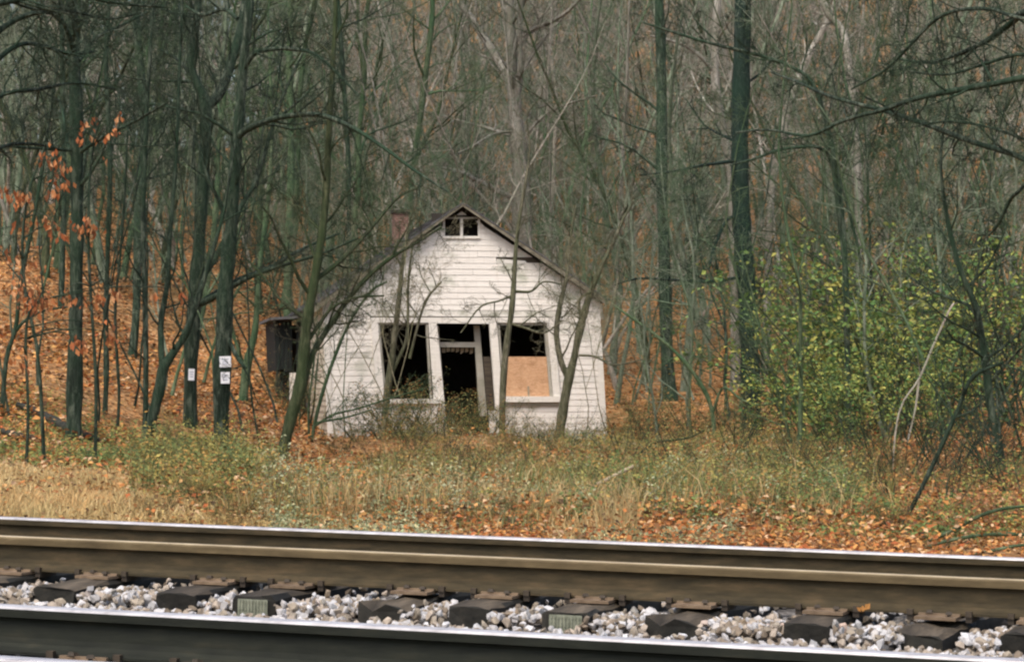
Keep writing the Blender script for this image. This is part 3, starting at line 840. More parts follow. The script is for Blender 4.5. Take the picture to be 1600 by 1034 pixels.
# gable vent window
gv = strip('gable_window', [(692, 373), (750, 373), (750, 369), (692, 369)], -0.06, -0.004, M['trim'])
gv['label'] = 'small dark two-pane opening under the gable peak'
strip('frame', [(693, 342), (749, 342), (746, 339.5), (696, 339.5)], -0.035, 0.05, M['greytrim'], gv)
strip('mullion', [(719, 370), (723, 370), (723, 341), (719, 341)], -0.03, 0.05, M['trim'], gv)
strip('frame', [(692, 370), (695, 370), (695, 340), (692, 340)], -0.03, 0.06, M['trim'], gv)
strip('frame', [(747, 370), (750, 370), (750, 340), (747, 340)], -0.03, 0.06, M['trim'], gv)
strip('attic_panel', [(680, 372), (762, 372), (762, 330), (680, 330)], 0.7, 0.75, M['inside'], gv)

# roof: two slopes laid in courses
OV = 0.30
pk = np.array([cPK[0], zP + 0.20])
def slope(side):
    e = np.array([cTL[0], zL + 0.13]) if side < 0 else np.array([cTR[0], zR + 0.13])
    d = unit(e - pk); e2 = e + d * (0.42 if side < 0 else 0.30)
    L_ = np.linalg.norm(e2 - pk); nrm = np.array([-d[1], d[0]]) * (1 if side > 0 else -1)
    if nrm[1] < 0: nrm = -nrm
    rf = MB()
    ends = [pk + nrm * -0.06, e2 + nrm * -0.07]
    rf.plate([ends[0], ends[1], e2 - nrm * 0.02, pk - nrm * 0.02] if side > 0 else [ends[1], ends[0], pk - nrm * 0.02, e2 - nrm * 0.02], -OV + 0.03, LN + OV - 0.03)
    o = rf.build('roof', M['sheath'], house)
    nc = 30
    sh = MB()
    for i in range(nc):
        a = pk + d * (L_ * i / nc) + nrm * 0.0; b = pk + d * min(L_, L_ * (i + 1.25) / nc)
        a2, b2 = a + nrm * 0.004, b + nrm * 0.026
        y = -OV; 
        while y < LN + OV - 0.05:
            y2 = min(y + 0.92, LN + OV)
            j = RNG.normal(0, 0.004)
            pts = [a - nrm * 0.012, b - nrm * 0.004, b2 + nrm * j, a2]
            if side < 0: pts = [b - nrm * 0.004, a - nrm * 0.012, a2, b2 + nrm * j]
            sh.plate(pts, y, y2 - 0.006); y = y2
    tag(sh.build('shingles', M['shingle'], o), kind='stuff')
    fa = MB()
    q = [pk - nrm * (0.065 if side < 0 else 0.075), e2 - nrm * 0.15, e2 - nrm * 0.025, pk - nrm * 0.025]
    if side < 0: q = [q[1], q[0], q[3], q[2]]
    fa.plate(q, -OV - 0.0, -OV + 0.028)
    fa.build('rake_board', M['rake'], o)
    return o
rl = slope(-1); rr_ = slope(1)
m = MB(); cx = cPK[0] - 0.55
m.box(cx - 0.21, cx + 0.21, 8.3, 8.8, 4.6, 6.36); ch = m.build('chimney', M['brick'], rl)
m = MB(); m.box(cx - 0.25, cx + 0.25, 8.25, 8.85, 6.36, 6.46); m.build('chimney_cap', M['wood_dark'], ch)

# lean-to at the left rear
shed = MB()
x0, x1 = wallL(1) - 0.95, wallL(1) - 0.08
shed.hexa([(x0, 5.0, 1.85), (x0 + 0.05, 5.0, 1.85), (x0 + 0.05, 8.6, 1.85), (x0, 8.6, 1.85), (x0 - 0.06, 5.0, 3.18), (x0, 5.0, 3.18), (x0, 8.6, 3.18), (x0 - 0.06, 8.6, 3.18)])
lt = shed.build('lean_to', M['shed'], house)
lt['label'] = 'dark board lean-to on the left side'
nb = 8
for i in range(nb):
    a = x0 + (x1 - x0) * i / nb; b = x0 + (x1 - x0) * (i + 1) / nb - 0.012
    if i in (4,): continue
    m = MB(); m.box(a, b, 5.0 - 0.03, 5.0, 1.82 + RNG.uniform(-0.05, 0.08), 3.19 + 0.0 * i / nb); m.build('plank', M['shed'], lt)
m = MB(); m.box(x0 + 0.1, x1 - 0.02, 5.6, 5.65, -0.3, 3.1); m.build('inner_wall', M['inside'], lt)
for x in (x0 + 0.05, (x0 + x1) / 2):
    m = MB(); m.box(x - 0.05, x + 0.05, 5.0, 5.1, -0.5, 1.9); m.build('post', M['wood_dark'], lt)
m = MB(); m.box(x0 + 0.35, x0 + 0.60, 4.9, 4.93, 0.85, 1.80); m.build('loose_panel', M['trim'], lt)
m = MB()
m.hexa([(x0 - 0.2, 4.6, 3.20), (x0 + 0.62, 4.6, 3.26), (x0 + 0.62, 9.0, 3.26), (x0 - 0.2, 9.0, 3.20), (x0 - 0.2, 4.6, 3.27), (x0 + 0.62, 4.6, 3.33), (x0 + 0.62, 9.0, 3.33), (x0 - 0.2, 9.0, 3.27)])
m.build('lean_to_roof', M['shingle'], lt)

# ------------------------------------------------------------------ traced trees
def traced(label, trunk, d=None, mat='bark_dark', limbs=(), extra_h=6.0, seed=1, n_br=16, L=2.6, maxl=4, kids=(0, 7, 5, 3), t0=0.3, dd=0.0, twig_limb=8, cat='tree', name='bare_tree', group=None, rmin=0.004, fork_from=None):
    """trunk: [(px, py, width_px), ...] from the base up; limbs: the same, starting on the trunk; each limb may drift in depth"""
    rng = np.random.default_rng(1000 + seed)
    if d is None: d = ghit(trunk[0][0], trunk[0][1])
    base = P(trunk[0][0], trunk[0][1], d); base[2] = gz(base[0], base[1])
    tr, cr = Tubes(), Tubes()
    pts, wd = [], []
    for k, (x, y, wpx) in enumerate(trunk):
        dep = d + dd * k / max(1, len(trunk) - 1)
        pts.append(P(x, y, dep)); wd.append(wpx / 2 / F * dep)
    pts[0] = base.copy(); pts[0][2] = min(base[2], pts[0][2]) - 0.15
    if extra_h > 0:
        v = unit(pts[-1] - pts[-2]); v = unit(v + np.array([0, 0, 0.6]))
        for j in range(3):
            pts.append(pts[-1] + v * extra_h / 3 + rng.normal(0, 0.2, 3)); wd.append(wd[-1] * 0.62)
    n = max(8, 3 * len(pts))
    p = smooth_path(pts, n); r = np.interp(np.linspace(0, len(wd) - 1, n), np.arange(len(wd)), wd)
    r = r * rng.uniform(0.88, 1.12, n); r[0] *= 1.35
    origin = base
    tr.add(p - origin, r, 9)
    spawn(cr, rng, p - origin, r, n_br, L, 1, maxl, t0, kids=kids, rmin=rmin)
    for lb in limbs:
        q, wq = [], []
        m = len(lb['p'])
        for k, (x, y, wpx) in enumerate(lb['p']):
            dep = d + lb.get('d0', 0) + lb.get('dd', 0) * k / (m - 1)
            q.append(P(x, y, dep)); wq.append(wpx / 2 / F * dep)
        nn = max(6, 3 * m)
        q2 = smooth_path(q, nn); r2 = np.interp(np.linspace(0, m - 1, nn), np.arange(m), wq)
        tr.add(q2 - origin, r2, 7)
        spawn(cr, rng, q2 - origin, r2, lb.get('n', twig_limb), lb.get('L', 1.3), 1, lb.get('maxl', 3), 0.15, kids=lb.get('kids', (0, 7, 5)), rmin=rmin)
    o = empty(name, origin)
    tag(o, label, cat, group)
    obj('trunk', tr.mesh('trunk', M[mat]), None, o)
    if not cr.empty(): obj('crown', cr.mesh('crown', M[mat]), None, o)
    return o

L1 = traced('straight dark trunk near the left edge behind orange leaves', [(114, 690, 27), (117, 560, 24), (119, 420, 22), (120, 300, 21), (118, 150, 20), (111, 0, 19)], seed=1,
            limbs=[{'p': [(122, 240, 7), (160, 215, 6), (210, 190, 5), (262, 160, 3)], 'dd': -1}, {'p': [(118, 90, 8), (95, 30, 7), (50, 20, 5), (0, 45, 3)], 'dd': -2},
                   {'p': [(118, 235, 6), (60, 232, 5), (0, 228, 4)], 'dd': -1}, {'p': [(124, 95, 7), (150, 60, 6), (190, 40, 4), (230, 20, 3)], 'dd': 1}], n_br=14, L=2.2)
L2 = traced('forked dark tree with a Y crotch left of the building, one white sign nailed low', [(297, 668, 20), (298, 560, 22), (304, 470, 26), (311, 380, 20), (318, 260, 19), (322, 168, 20), (306, 128, 14), (298, 95, 13), (306, 40, 12), (310, -10, 11)], seed=2,
            limbs=[{'p': [(322, 168, 17), (344, 145, 16), (360, 100, 15), (375, 50, 14), (385, -10, 12)], 'dd': 1}, {'p': [(312, 474, 12), (335, 464, 10), (371, 443, 8), (407, 426, 7), (467, 407, 5), (506, 395, 4), (560, 372, 3)], 'dd': -2},
                   {'p': [(308, 440, 12), (330, 414, 10), (347, 383, 9), (366, 349, 8), (378, 320, 8), (395, 293, 7), (407, 264, 7), (425, 200, 6), (447, 140, 5), (475, 80, 3)], 'dd': 1},
                   {'p': [(303, 120, 6), (275, 92, 5), (250, 78, 3)], 'dd': 1}, {'p': [(318, 470, 9), (371, 437, 7), (420, 418, 6), (470, 390, 5), (530, 365, 3)], 'd0': 0.3, 'dd': 2}], n_br=12, L=2.4)
L3 = traced('dark trunk with two white posted signs and long arching limbs', [(345, 712, 26), (346, 600, 27), (350, 520, 28), (352, 450, 25), (361, 350, 20), (367, 250, 18), (374, 180, 17), (380, 100, 15), (390, -10, 13)], seed=3,
            limbs=[{'p': [(370, 216, 12), (385, 203, 11), (407, 193, 10), (434, 184, 9), (463, 180, 9), (492, 179, 8), (520, 186, 8), (560, 205, 7), (605, 235, 6), (650, 268, 5), (700, 300, 3)], 'dd': -2, 'n': 14, 'L': 1.4},
                   {'p': [(380, 110, 9), (390, 94, 8), (400, 82, 8), (419, 78, 7), (443, 76, 7), (465, 78, 6), (490, 84, 5), (518, 106, 4), (560, 150, 3)], 'dd': -1, 'n': 12},
                   {'p': [(352, 520, 9), (372, 560, 7), (385, 575, 3)], 'dd': -0.5, 'n': 2},
                   {'p': [(371, 30, 7), (350, 15, 6), (318, 24, 5), (290, 10, 3)], 'dd': 1}], n_br=12, L=2.4)
L4 = traced('leaning clump of dark stems at the left between two straight trunks', [(219, 702, 17), (236, 659, 18), (249, 608, 17), (255, 576, 16), (270, 552, 13), (288, 525, 12), (305, 480, 10), (330, 400, 7), (350, 330, 5)], seed=4, extra_h=1.5,
            limbs=[{'p': [(254, 580, 11), (252, 544, 10), (252, 499, 10), (262, 440, 8), (266, 360, 7), (275, 250, 6), (280, 120, 5), (285, 0, 4)], 'dd': 1}, {'p': [(226, 690, 9), (228, 600, 9), (227, 480, 9), (224, 350, 8), (228, 200, 7), (236, 60, 6), (240, -10, 5)], 'dd': 0.6}], n_br=8, L=1.6)
L5 = traced('leaning mossy trunk in front of the left corner of the building', [(433, 728, 17.0), (455, 651, 19.6), (469, 603, 19.6), (475, 548, 17.8), (479, 508, 17.0), (487, 460, 15.3), (496, 410, 13.6), (505, 350, 11.9), (510, 290, 12), (514, 200, 10), (520, 100, 9), (524, 0, 7)], seed=5, mat='bark_moss',
            limbs=[{'p': [(470, 618, 10), (486, 560, 10), (503, 528, 9), (520, 502, 9), (545, 466, 8), (575, 432, 7), (612, 402, 6), (650, 380, 4), (690, 355, 3)], 'dd': 1.5, 'n': 14, 'L': 1.3},
                   {'p': [(476, 540, 7), (500, 505, 6), (520, 480, 5), (555, 465, 4), (600, 462, 3)], 'dd': 0.7, 'n': 7, 'L': 1.0}, {'p': [(490, 440, 8), (540, 400, 7), (585, 350, 6), (620, 310, 5), (660, 290, 3)], 'dd': 2, 'n': 12, 'L': 1.2},
                   {'p': [(480, 500, 7), (440, 470, 5), (410, 430, 4), (380, 400, 3)], 'dd': 1}], n_br=14, L=2.0, t0=0.35)
traced('thin curving stems beside the mossy leaning trunk at the building corner', [(485, 690, 6), (492, 660, 6), (505, 610, 6), (522, 560, 5), (548, 500, 5), (580, 455, 4), (605, 440, 3)], seed=6, mat='bark_green', extra_h=0, name='sapling', cat='sapling',
       limbs=[{'p': [(484, 692, 4), (482, 640, 4), (489, 580, 3), (497, 520, 3), (520, 470, 2)], 'n': 8}, {'p': [(488, 668, 4), (520, 648, 4), (560, 638, 3), (610, 622, 3), (668, 606, 2)], 'dd': -0.5, 'n': 8}, {'p': [(495, 660, 4), (540, 652, 3), (580, 640, 2)], 'n': 5, 'dd': -0.8}], n_br=9, L=1.0)
traced('slim sapling rising in front of the left shop window', [(599, 676, 12), (604, 620, 11), (611, 570, 10), (618, 512, 9), (624, 462, 8), (630, 405, 6), (640, 350, 4), (652, 300, 3)], d=60.5, seed=7, mat='bark_sap', extra_h=0.8, name='sapling', cat='sapling',
       limbs=[{'p': [(609, 590, 6), (622, 562, 6), (633, 537, 5), (637, 508, 5), (638, 440, 4), (645, 380, 3)], 'dd': 0.4, 'n': 8}, {'p': [(640, 560, 5), (650, 520, 4), (658, 490, 4), (668, 465, 4), (690, 440, 3)], 'n': 7}], n_br=12, L=1.1)
traced('slim sapling between the doorway and the plywood window', [(784, 680, 11), (786, 602, 11), (792, 535, 10), (799, 489, 9), (803, 440, 8), (806, 390, 7), (812, 340, 6), (822, 280, 5), (828, 230, 3)], d=61.0, seed=8, mat='bark_sap', extra_h=0.8, name='sapling', cat='sapling',
       limbs=[{'p': [(797, 505, 4), (820, 512, 4), (850, 520, 3), (880, 500, 2)], 'dd': -0.4, 'n': 6}, {'p': [(803, 455, 5), (830, 455, 4), (850, 440, 3), (880, 445, 2)], 'dd': 0.3, 'n': 8}, {'p': [(804, 460, 4), (780, 470, 3), (750, 480, 3), (720, 520, 2)], 'dd': -0.3, 'n': 7}], n_br=14, L=1.1)
traced('small forked tree against the right end of the building front', [(870, 697, 17), (879, 645, 16), (889, 590, 15), (897, 560, 12), (904, 525, 12), (913, 488, 12), (922, 460, 10), (938, 420, 8), (958, 380, 6), (975, 340, 4)], d=61.8, seed=9, mat='bark_sap', extra_h=0.6, name='small_tree', cat='tree',
       limbs=[{'p': [(888, 590, 11), (877, 565, 10), (870, 530, 9), (871, 500, 9), (877, 468, 8), (886, 430, 6), (890, 380, 5), (900, 320, 3)], 'dd': 0.3, 'n': 9}, {'p': [(908, 505, 5), (905, 480, 4), (908, 465, 4), (925, 455, 3)], 'dd': -0.2, 'n': 3}, {'p': [(905, 555, 4), (930, 557, 4), (960, 570, 3), (1010, 560, 2)], 'dd': -0.4, 'n': 5}], n_br=12, L=1.1)
traced('pale barked tall tree rising behind the roof right of the peak', [(814, 560, 31), (815, 400, 30), (815, 320, 29), (812, 250, 27), (808, 205, 25), (803, 150, 22), (801, 100, 16), (798, 50, 14), (795, -10, 13)], d=88.0, seed=10, mat='bark_pale', extra_h=7, L=4.5,
       limbs=[{'p': [(803, 150, 16), (790, 115, 14), (768, 78, 13), (745, 42, 12), (722, 10, 11)], 'dd': 2, 'L': 2.5}, {'p': [(806, 165, 11), (813, 110, 10), (812, 50, 9), (815, -10, 8)], 'dd': -1, 'L': 2.5}, {'p': [(812, 315, 9), (780, 300, 9), (750, 285, 8), (722, 270, 7), (690, 262, 4)], 'dd': -2, 'L': 2},
              {'p': [(806, 205, 5), (770, 210, 4), (740, 228, 4), (715, 240, 3)], 'dd': -2}, {'p': [(812, 225, 6), (845, 185, 5), (880, 165, 5), (930, 150, 3)], 'dd': -1}, {'p': [(816, 50, 7), (850, 40, 7), (885, 20, 6), (910, -5, 5)], 'dd': -2}], n_br=12)
traced('thick dark straight trunk standing right of the building', [(1176, 672, 36), (1173, 600, 30), (1170, 500, 31), (1163, 410, 31), (1158, 330, 29), (1156, 250, 28), (1158, 130, 29), (1161, 0, 28)], d=66.5, seed=11, mat='bark_black', extra_h=8, L=3.5, t0=0.45,
       limbs=[{'p': [(1170, 430, 5), (1110, 440, 5), (1060, 438, 4), (1000, 435, 4), (960, 445, 2)], 'dd': -3}, {'p': [(1160, 250, 7), (1100, 258, 5), (1050, 268, 4), (1000, 274, 3)], 'dd': -3}, {'p': [(1150, 340, 6), (1135, 345, 5), (1115, 390, 5), (1108, 420, 3)], 'dd': -1}], n_br=10)
traced('grey green slender trunk midway between the building and the thick dark trunk', [(1046, 640, 24), (1041, 520, 20), (1038, 400, 19), (1034, 300, 18), (1034, 150, 17), (1030, 0, 15)], d=78.0, seed=12, mat='bark_dark', extra_h=7, L=3.2, n_br=16)
traced('pale streaked trunk just left of the thick dark trunk', [(1150, 640, 15), (1146, 400, 14), (1142, 270, 13), (1128, 200, 13), (1117, 120, 14), (1119, 50, 12), (1122, -10, 11)], d=84.0, seed=13, mat='bark_pale', extra_h=6, L=3,
       limbs=[{'p': [(1118, 115, 7), (1090, 85, 6), (1060, 68, 5), (1015, 56, 3)], 'dd': -1}], n_br=12)
traced('leaning whitish trunk behind the green thicket', [(1195, 420, 12), (1204, 320, 12), (1210, 270, 13), (1220, 220, 14), (1235, 160, 13), (1262, 90, 11), (1300, 20, 9)], d=86.0, seed=14, mat='bark_pale', extra_h=4, L=2.5, n_br=10)
traced('crooked pale upper trunk high on the right', [(1345, 420, 11), (1340, 280, 11), (1332, 150, 11), (1318, 55, 12), (1296, 25, 11), (1280, -10, 10)], d=80.0, seed=15, mat='bark_pale', extra_h=4, L=2.5, n_br=10)
traced('dark twiggy tree outside the left edge hanging limbs into the upper left corner', [(-70, 830, 30), (-60, 600, 26), (-50, 300, 24), (-40, 120, 22), (-20, -60, 18)], d=32.0, seed=41, mat='bark_dark', extra_h=3, n_br=8, L=2.0, t0=0.5,
       limbs=[{'p': [(-45, 90, 12), (10, 40, 9), (60, 20, 7), (110, 18, 6), (170, 30, 4), (220, 20, 3)], 'dd': 2, 'n': 14, 'L': 1.1}, {'p': [(-45, 130, 10), (20, 75, 8), (60, 70, 6), (110, 85, 5), (150, 80, 3)], 'dd': 3, 'n': 14, 'L': 1.0},
              {'p': [(-50, 200, 9), (0, 150, 7), (60, 140, 6), (120, 130, 4), (180, 140, 3)], 'dd': 3, 'n': 14, 'L': 1.0}, {'p': [(-50, 280, 8), (0, 232, 6), (50, 225, 5), (100, 235, 3)], 'dd': 2, 'n': 10, 'L': 0.8}, {'p': [(-30, 10, 12), (30, 0, 9), (90, -12, 7), (180, 5, 5), (260, 12, 3)], 'dd': 1, 'n': 16, 'L': 1.1}])
# trees at the right, nearer
RT = traced('overhanging tree outside the right edge reaching long limbs into view', [(1705, 800, 34), (1700, 600, 30), (1690, 300, 26), (1680, 100, 24), (1670, -60, 20)], d=30.0, seed=16, mat='bark_dark', extra_h=3, n_br=8, L=2.0, t0=0.5,
       limbs=[{'p': [(1690, 110, 13), (1600, 122, 11), (1560, 130, 10), (1520, 137, 10), (1460, 148, 9), (1420, 158, 8), (1380, 172, 7), (1320, 188, 6), (1270, 211, 5), (1240, 210, 4), (1200, 203, 4), (1150, 207, 3)], 'dd': 4, 'n': 16, 'L': 1.0},
              {'p': [(1680, 0, 13), (1600, 20, 12), (1585, 32, 11), (1545, 62, 9), (1500, 84, 7), (1450, 98, 5), (1400, 92, 3)], 'dd': 3, 'n': 12, 'L': 0.9},
              {'p': [(1680, 40, 8), (1590, 28, 6), (1550, 15, 6), (1500, 16, 6), (1460, 32, 6), (1425, 68, 5), (1385, 108, 5), (1330, 140, 3)], 'dd': 3, 'n': 12, 'L': 0.8},
              {'p': [(1690, 300, 12), (1600, 248, 9), (1520, 222, 9), (1440, 192, 8), (1380, 173, 7), (1300, 152, 6), (1250, 130, 5), (1205, 113, 3)], 'dd': 6, 'n': 14, 'L': 0.9},
              {'p': [(1690, 220, 9), (1640, 230, 6), (1550, 200, 4), (1480, 190, 4), (1420, 200, 2)], 'dd': 2, 'n': 10, 'L': 0.8},
              {'p': [(1690, 100, 8), (1600, 85, 7), (1540, 100, 5), (1480, 117, 4), (1420, 112, 3)], 'dd': 2, 'n': 10, 'L': 0.8},
              {'p': [(1695, 180, 8), (1600, 290, 6), (1580, 310, 6), (1560, 350, 5), (1545, 368, 3)], 'dd': 1, 'n': 3, 'L': 0.6}])
traced('long thin limb tree crossing in front of the thick dark trunk', [(1330, 760, 12), (1325, 600, 11), (1322, 450, 10), (1312, 300, 9), (1290, 190, 8), (1268, 128, 7), (1230, 102, 6), (1180, 85, 6), (1110, 68, 5), (1050, 50, 4), (1000, 34, 3)], d=48, seed=17, mat='bark_dark', extra_h=0, n_br=18, L=1.4,
       limbs=[{'p': [(1318, 400, 7), (1300, 260, 6), (1282, 232, 6), (1250, 230, 5), (1215, 235, 5), (1180, 248, 4), (1140, 258, 3)], 'dd': -1, 'n': 8, 'L': 0.8}])
traced('dark crooked trunk inside the brush near the right edge', [(1568, 752, 15), (1560, 690, 15), (1549, 640, 14), (1543, 590, 14), (1536, 540, 12), (1525, 480, 11), (1500, 420, 9), (1480, 340, 7), (1470, 250, 5)], seed=18, extra_h=1.5, n_br=14, L=1.4,
       limbs=[{'p': [(1540, 560, 6), (1510, 540, 5), (1490, 530, 4), (1480, 515, 3)], 'dd': -0.5, 'n': 6, 'L': 0.6}, {'p': [(1545, 600, 5), (1580, 560, 4), (1600, 540, 3)], 'dd': -0.5, 'n': 5, 'L': 0.6}])
traced('slanting bare stem leaning across the brush at right', [(1393, 826, 6), (1432, 778, 7), (1466, 708, 8), (1494, 646, 7), (1517, 592, 7), (1545, 575, 6), (1568, 566, 4)], seed=19, extra_h=0, n_br=9, L=0.7, maxl=2, t0=0.4, name='leaning_stem', cat='stem')
traced('pale dead stick leaning up out of the right thicket', [(1392, 700, 2), (1400, 670, 3), (1412, 627, 3), (1436, 592, 3.5), (1459, 538, 3.5), (1486, 480, 3), (1494, 474, 2)], seed=20, d=36, mat='bark_mauve', extra_h=0, n_br=3, L=0.5, maxl=1, t0=0.3, name='dead_stick', cat='stick',
       limbs=[{'p': [(1436, 595, 4), (1430, 640, 3), (1418, 690, 3)], 'n': 2, 'L': 0.3, 'maxl': 1}])
traced('low brown sapling spreading to the right of the building', [(1120, 700, 6), (1112, 640, 7), (1095, 600, 7), (1065, 560, 6), (1030, 528, 5), (985, 495, 4), (960, 478, 3)], d=55, seed=21, mat='bark_green', extra_h=0, n_br=14, L=1.0, name='sapling', cat='sapling',
       limbs=[{'p': [(1112, 650, 5), (1130, 605, 4), (1160, 625, 3), (1200, 632, 3), (1250, 605, 2)], 'dd': -0.5, 'n': 8}])
# further traced trunks at the left
traced('slim dark trunk beside the leftmost large trunk, partway up the leaf bank', [(163, 645, 9), (166, 590, 9), (165, 500, 9), (168, 400, 8), (172, 250, 8), (165, 100, 7), (170, 0, 6)], seed=31, n_br=10, L=1.8)
traced('thin wavy sapling on the leaf bank beside the slim dark trunk', [(182, 680, 5), (186, 620, 5), (183, 560, 5), (180, 480, 5), (188, 400, 4), (195, 300, 4), (200, 200, 3)], seed=32, n_br=12, L=1.2, name='sapling', cat='sapling', extra_h=1)
traced('dark trunk high on the leaf bank left of the leaning clump', [(205, 558, 15), (212, 500, 13), (214, 430, 14), (217, 330, 14), (226, 200, 13), (215, 60, 12), (214, 0, 12)], seed=33, n_br=12, L=2.4, extra_h=7)
traced('slender trunk far up the bank near the left edge', [(95, 480, 9), (98, 380, 9), (100, 300, 8), (98, 150, 8), (94, 0, 7)], seed=34, n_br=12, L=2.4, extra_h=6)
traced('crooked dark stem at the very left edge of the bank', [(2, 640, 8), (10, 560, 8), (25, 510, 7), (32, 440, 7), (55, 330, 6), (75, 200, 5), (90, 80, 4)], seed=35, n_br=12, L=1.2, extra_h=1, limbs=[{'p': [(22, 520, 6), (40, 500, 5), (70, 485, 4), (120, 478, 3)], 'n': 6, 'L': 0.8}])
traced('pair of grey green stems between the signed trunk and the lean-to', [(378, 628, 15), (386, 570, 14), (398, 520, 11), (402, 470, 9), (408, 400, 8), (420, 300, 7), (425, 200, 6)], seed=36, mat='bark_green', n_br=10, L=1.8, extra_h=4,
       limbs=[{'p': [(383, 580, 7), (372, 545, 6), (362, 510, 5), (355, 450, 4)], 'n': 5}])
traced('slender trunk seen against the hill left of the roof', [(448, 560, 12), (450, 400, 12), (455, 250, 11), (452, 100, 10), (455, 0, 9)], d=82, seed=37, mat='bark_green', n_br=14, L=2.6, extra_h=6)
traced('thin trunk rising just behind the left roof slope', [(545, 470, 9), (545, 300, 8), (540, 180, 8), (532, 60, 7), (528, 0, 7)], d=80, seed=38, mat='bark_dark', n_br=14, L=2.4, extra_h=6)
traced('green lichened trunk with a kink above the left roof slope', [(640, 420, 9), (642, 300, 9), (655, 200, 9), (663, 130, 10), (672, 60, 9), (676, 0, 8)], d=84, seed=39, mat='bark_green', n_br=14, L=2.8, extra_h=6)

# ------------------------------------------------------------------ woods filling the hillside
def on_house(X, Y):
    dx, dy = X - HOUSE[0], Y - HOUSE[1]
    x, y = dx * hc + dy * hs, -dx * hs + dy * hc
    return -2.6 < x < 8.2 and -2.0 < y < 11.0
WHERE = [(90, 'by the left edge'), (230, 'behind the straight left trunk'), (400, 'behind the signed trunks'), (520, 'above the lean-to'), (700, 'behind the left roof slope'), (830, 'behind the roof peak'),
         (960, 'behind the right roof slope'), (1060, 'just right of the building'), (1200, 'around the thick dark trunk'), (1350, 'behind the left of the thicket'), (1480, 'behind the right of the thicket'), (9999, 'by the right edge')]
def where(X, Y, kind):
    px = 800 + F * X / Y
    col = next(t for a, t in WHERE if px < a)
    lev = 'low on the slope' if Y < 95 else ('partway up the slope' if Y < 120 else 'high on the slope')
    return kind + ' ' + lev + ' ' + col
spots = []
rng = np.random.default_rng(11)
while len(spots) < 300:
    Y = math.sqrt(rng.uniform(74 ** 2, 150 ** 2)); u = rng.uniform(-0.206, 0.206); X = u * Y
    if Y < 80 and -0.12 < u < 0.075: continue
    if on_house(X, Y) or any((X - a) ** 2 + (Y - b) ** 2 < 1.4 ** 2 for a, b in spots): continue
    spots.append((X, Y))
for i, (X, Y) in enumerate(spots):
    u = X / Y
    kp = int(rng.integers(0, 7)) if u < -0.06 else int(rng.choice([0, 1, 2, 3, 3, 3, 6, 6, 5])); lab = where(X, Y, ('bare grey', 'bare forked greenish', 'bare dark barked', 'bare ash grey', 'bare lichen green', 'bare tall grey', 'bare pale barked')[kp] + ' tree'); grp = 'trees on the hillside'
    place('hillside_tree', PROTO, kp, X, Y, rng.uniform(0, 6.28), rng.uniform(0.7, 1.15), lab, 'tree', grp, ('trunk', 'crown'))
sap = []
tries = 0
while len(sap) < 235 and tries < 9000:
    tries += 1
    Y = math.sqrt(rng.uniform(42 ** 2, 120 ** 2)); u = rng.uniform(-0.204, 0.204); X = u * Y
    px = 800 + F * u
    if on_house(X, Y): continue
    if Y < 66 and 380 < px < 1010: continue
    if Y < 70 and 1085 < px < 1235: continue
    if Y < 78 and px < 460 and rng.uniform() < 0.6: continue
    if any((X - a) ** 2 + (Y - b) ** 2 < 0.9 ** 2 for a, b in sap): continue
    sap.append((X, Y))
for i, (X, Y) in enumerate(sap):
    u = X / Y
    lab = where(X, Y, ('thin forked grey', 'thin greenish', 'thin forked green', 'thin grey', 'thin forked dark', 'thin mossy')[i % 6] + ' sapling'); grp = 'saplings in the woods'
    place('bare_sapling', SAPL, i, X, Y, rng.uniform(0, 6.28), rng.uniform(0.7, 1.3), lab, 'sapling', grp, ('stem', 'branches'))

VEIL = []
for i in range(6):
    r_ = np.random.default_rng(260 + i)
    mt = [M['bark_veil'], M['bark_dark'], M['bark_green']][i % 3]
    tr, cr = proto_tree(r_, 7.0, 0.019, 4, 0.36, 13, 2.0, lean=0.16, kids=(0, 7, 5, 3), fork=True, rmin=0.0028)
    VEIL.append((tr.mesh('stem', mt), cr.mesh('branches', mt)))
vl = [(498, 59, .72, 0), (528, 58, .8, 3), (552, 60, .85, 0), (585, 57, .82, 3), (612, 61, .9, 0), (655, 60, .95, 3), (470, 56, .9, 2), (540, 62, 1.0, 5), (905, 60, .8, 0), (955, 58, .75, 3),
      (150, 46, 1.25, 1), (205, 52, 1.4, 4), (255, 47, 1.3, 1), (300, 56, 1.5, 4), (335, 48, 1.35, 2), (385, 52, 1.45, 1), (410, 46, 1.2, 4), (440, 57, 1.5, 1), (60, 50, 1.4, 1), (480, 66, 1.5, 4), (20, 44, 1.2, 4), (560, 76, 1.7, 2), (690, 80, 1.6, 5), (620, 78, 1.7, 2),
      (1010, 62, 1.2, 2), (1075, 60, 1.3, 5), (1235, 60, 1.5, 1), (1290, 66, 1.6, 2), (1360, 58, 1.5, 4), (1415, 52, 1.4, 5), (1460, 60, 1.6, 1), (1510, 48, 1.3, 4), (1560, 54, 1.5, 1), (1590, 44, 1.2, 2), (1530, 64, 1.7, 5), (900, 80, 1.5, 5), (985, 78, 1.5, 2)]
vo_ = sorted(range(len(vl)), key=lambda q: vl[q][0])
for k_, q in enumerate(vo_):
    px, Y, sc_, kk = vl[q]
    X = (px - 800) / F * Y
    col = next(t for a, t in WHERE if px < a)
    nm_ = ('olive', 'dark', 'greenish', 'olive', 'dark', 'greenish')[kk]
    place('twiggy_sapling', VEIL, kk, X, Y, rng.uniform(0, 6.28), sc_, 'spindly %s sapling veiled in fine twigs, %s' % (nm_, col.replace('behind', 'in front of') if Y < 63 else col), 'sapling', 'twig veiled saplings', ('stem', 'branches'))

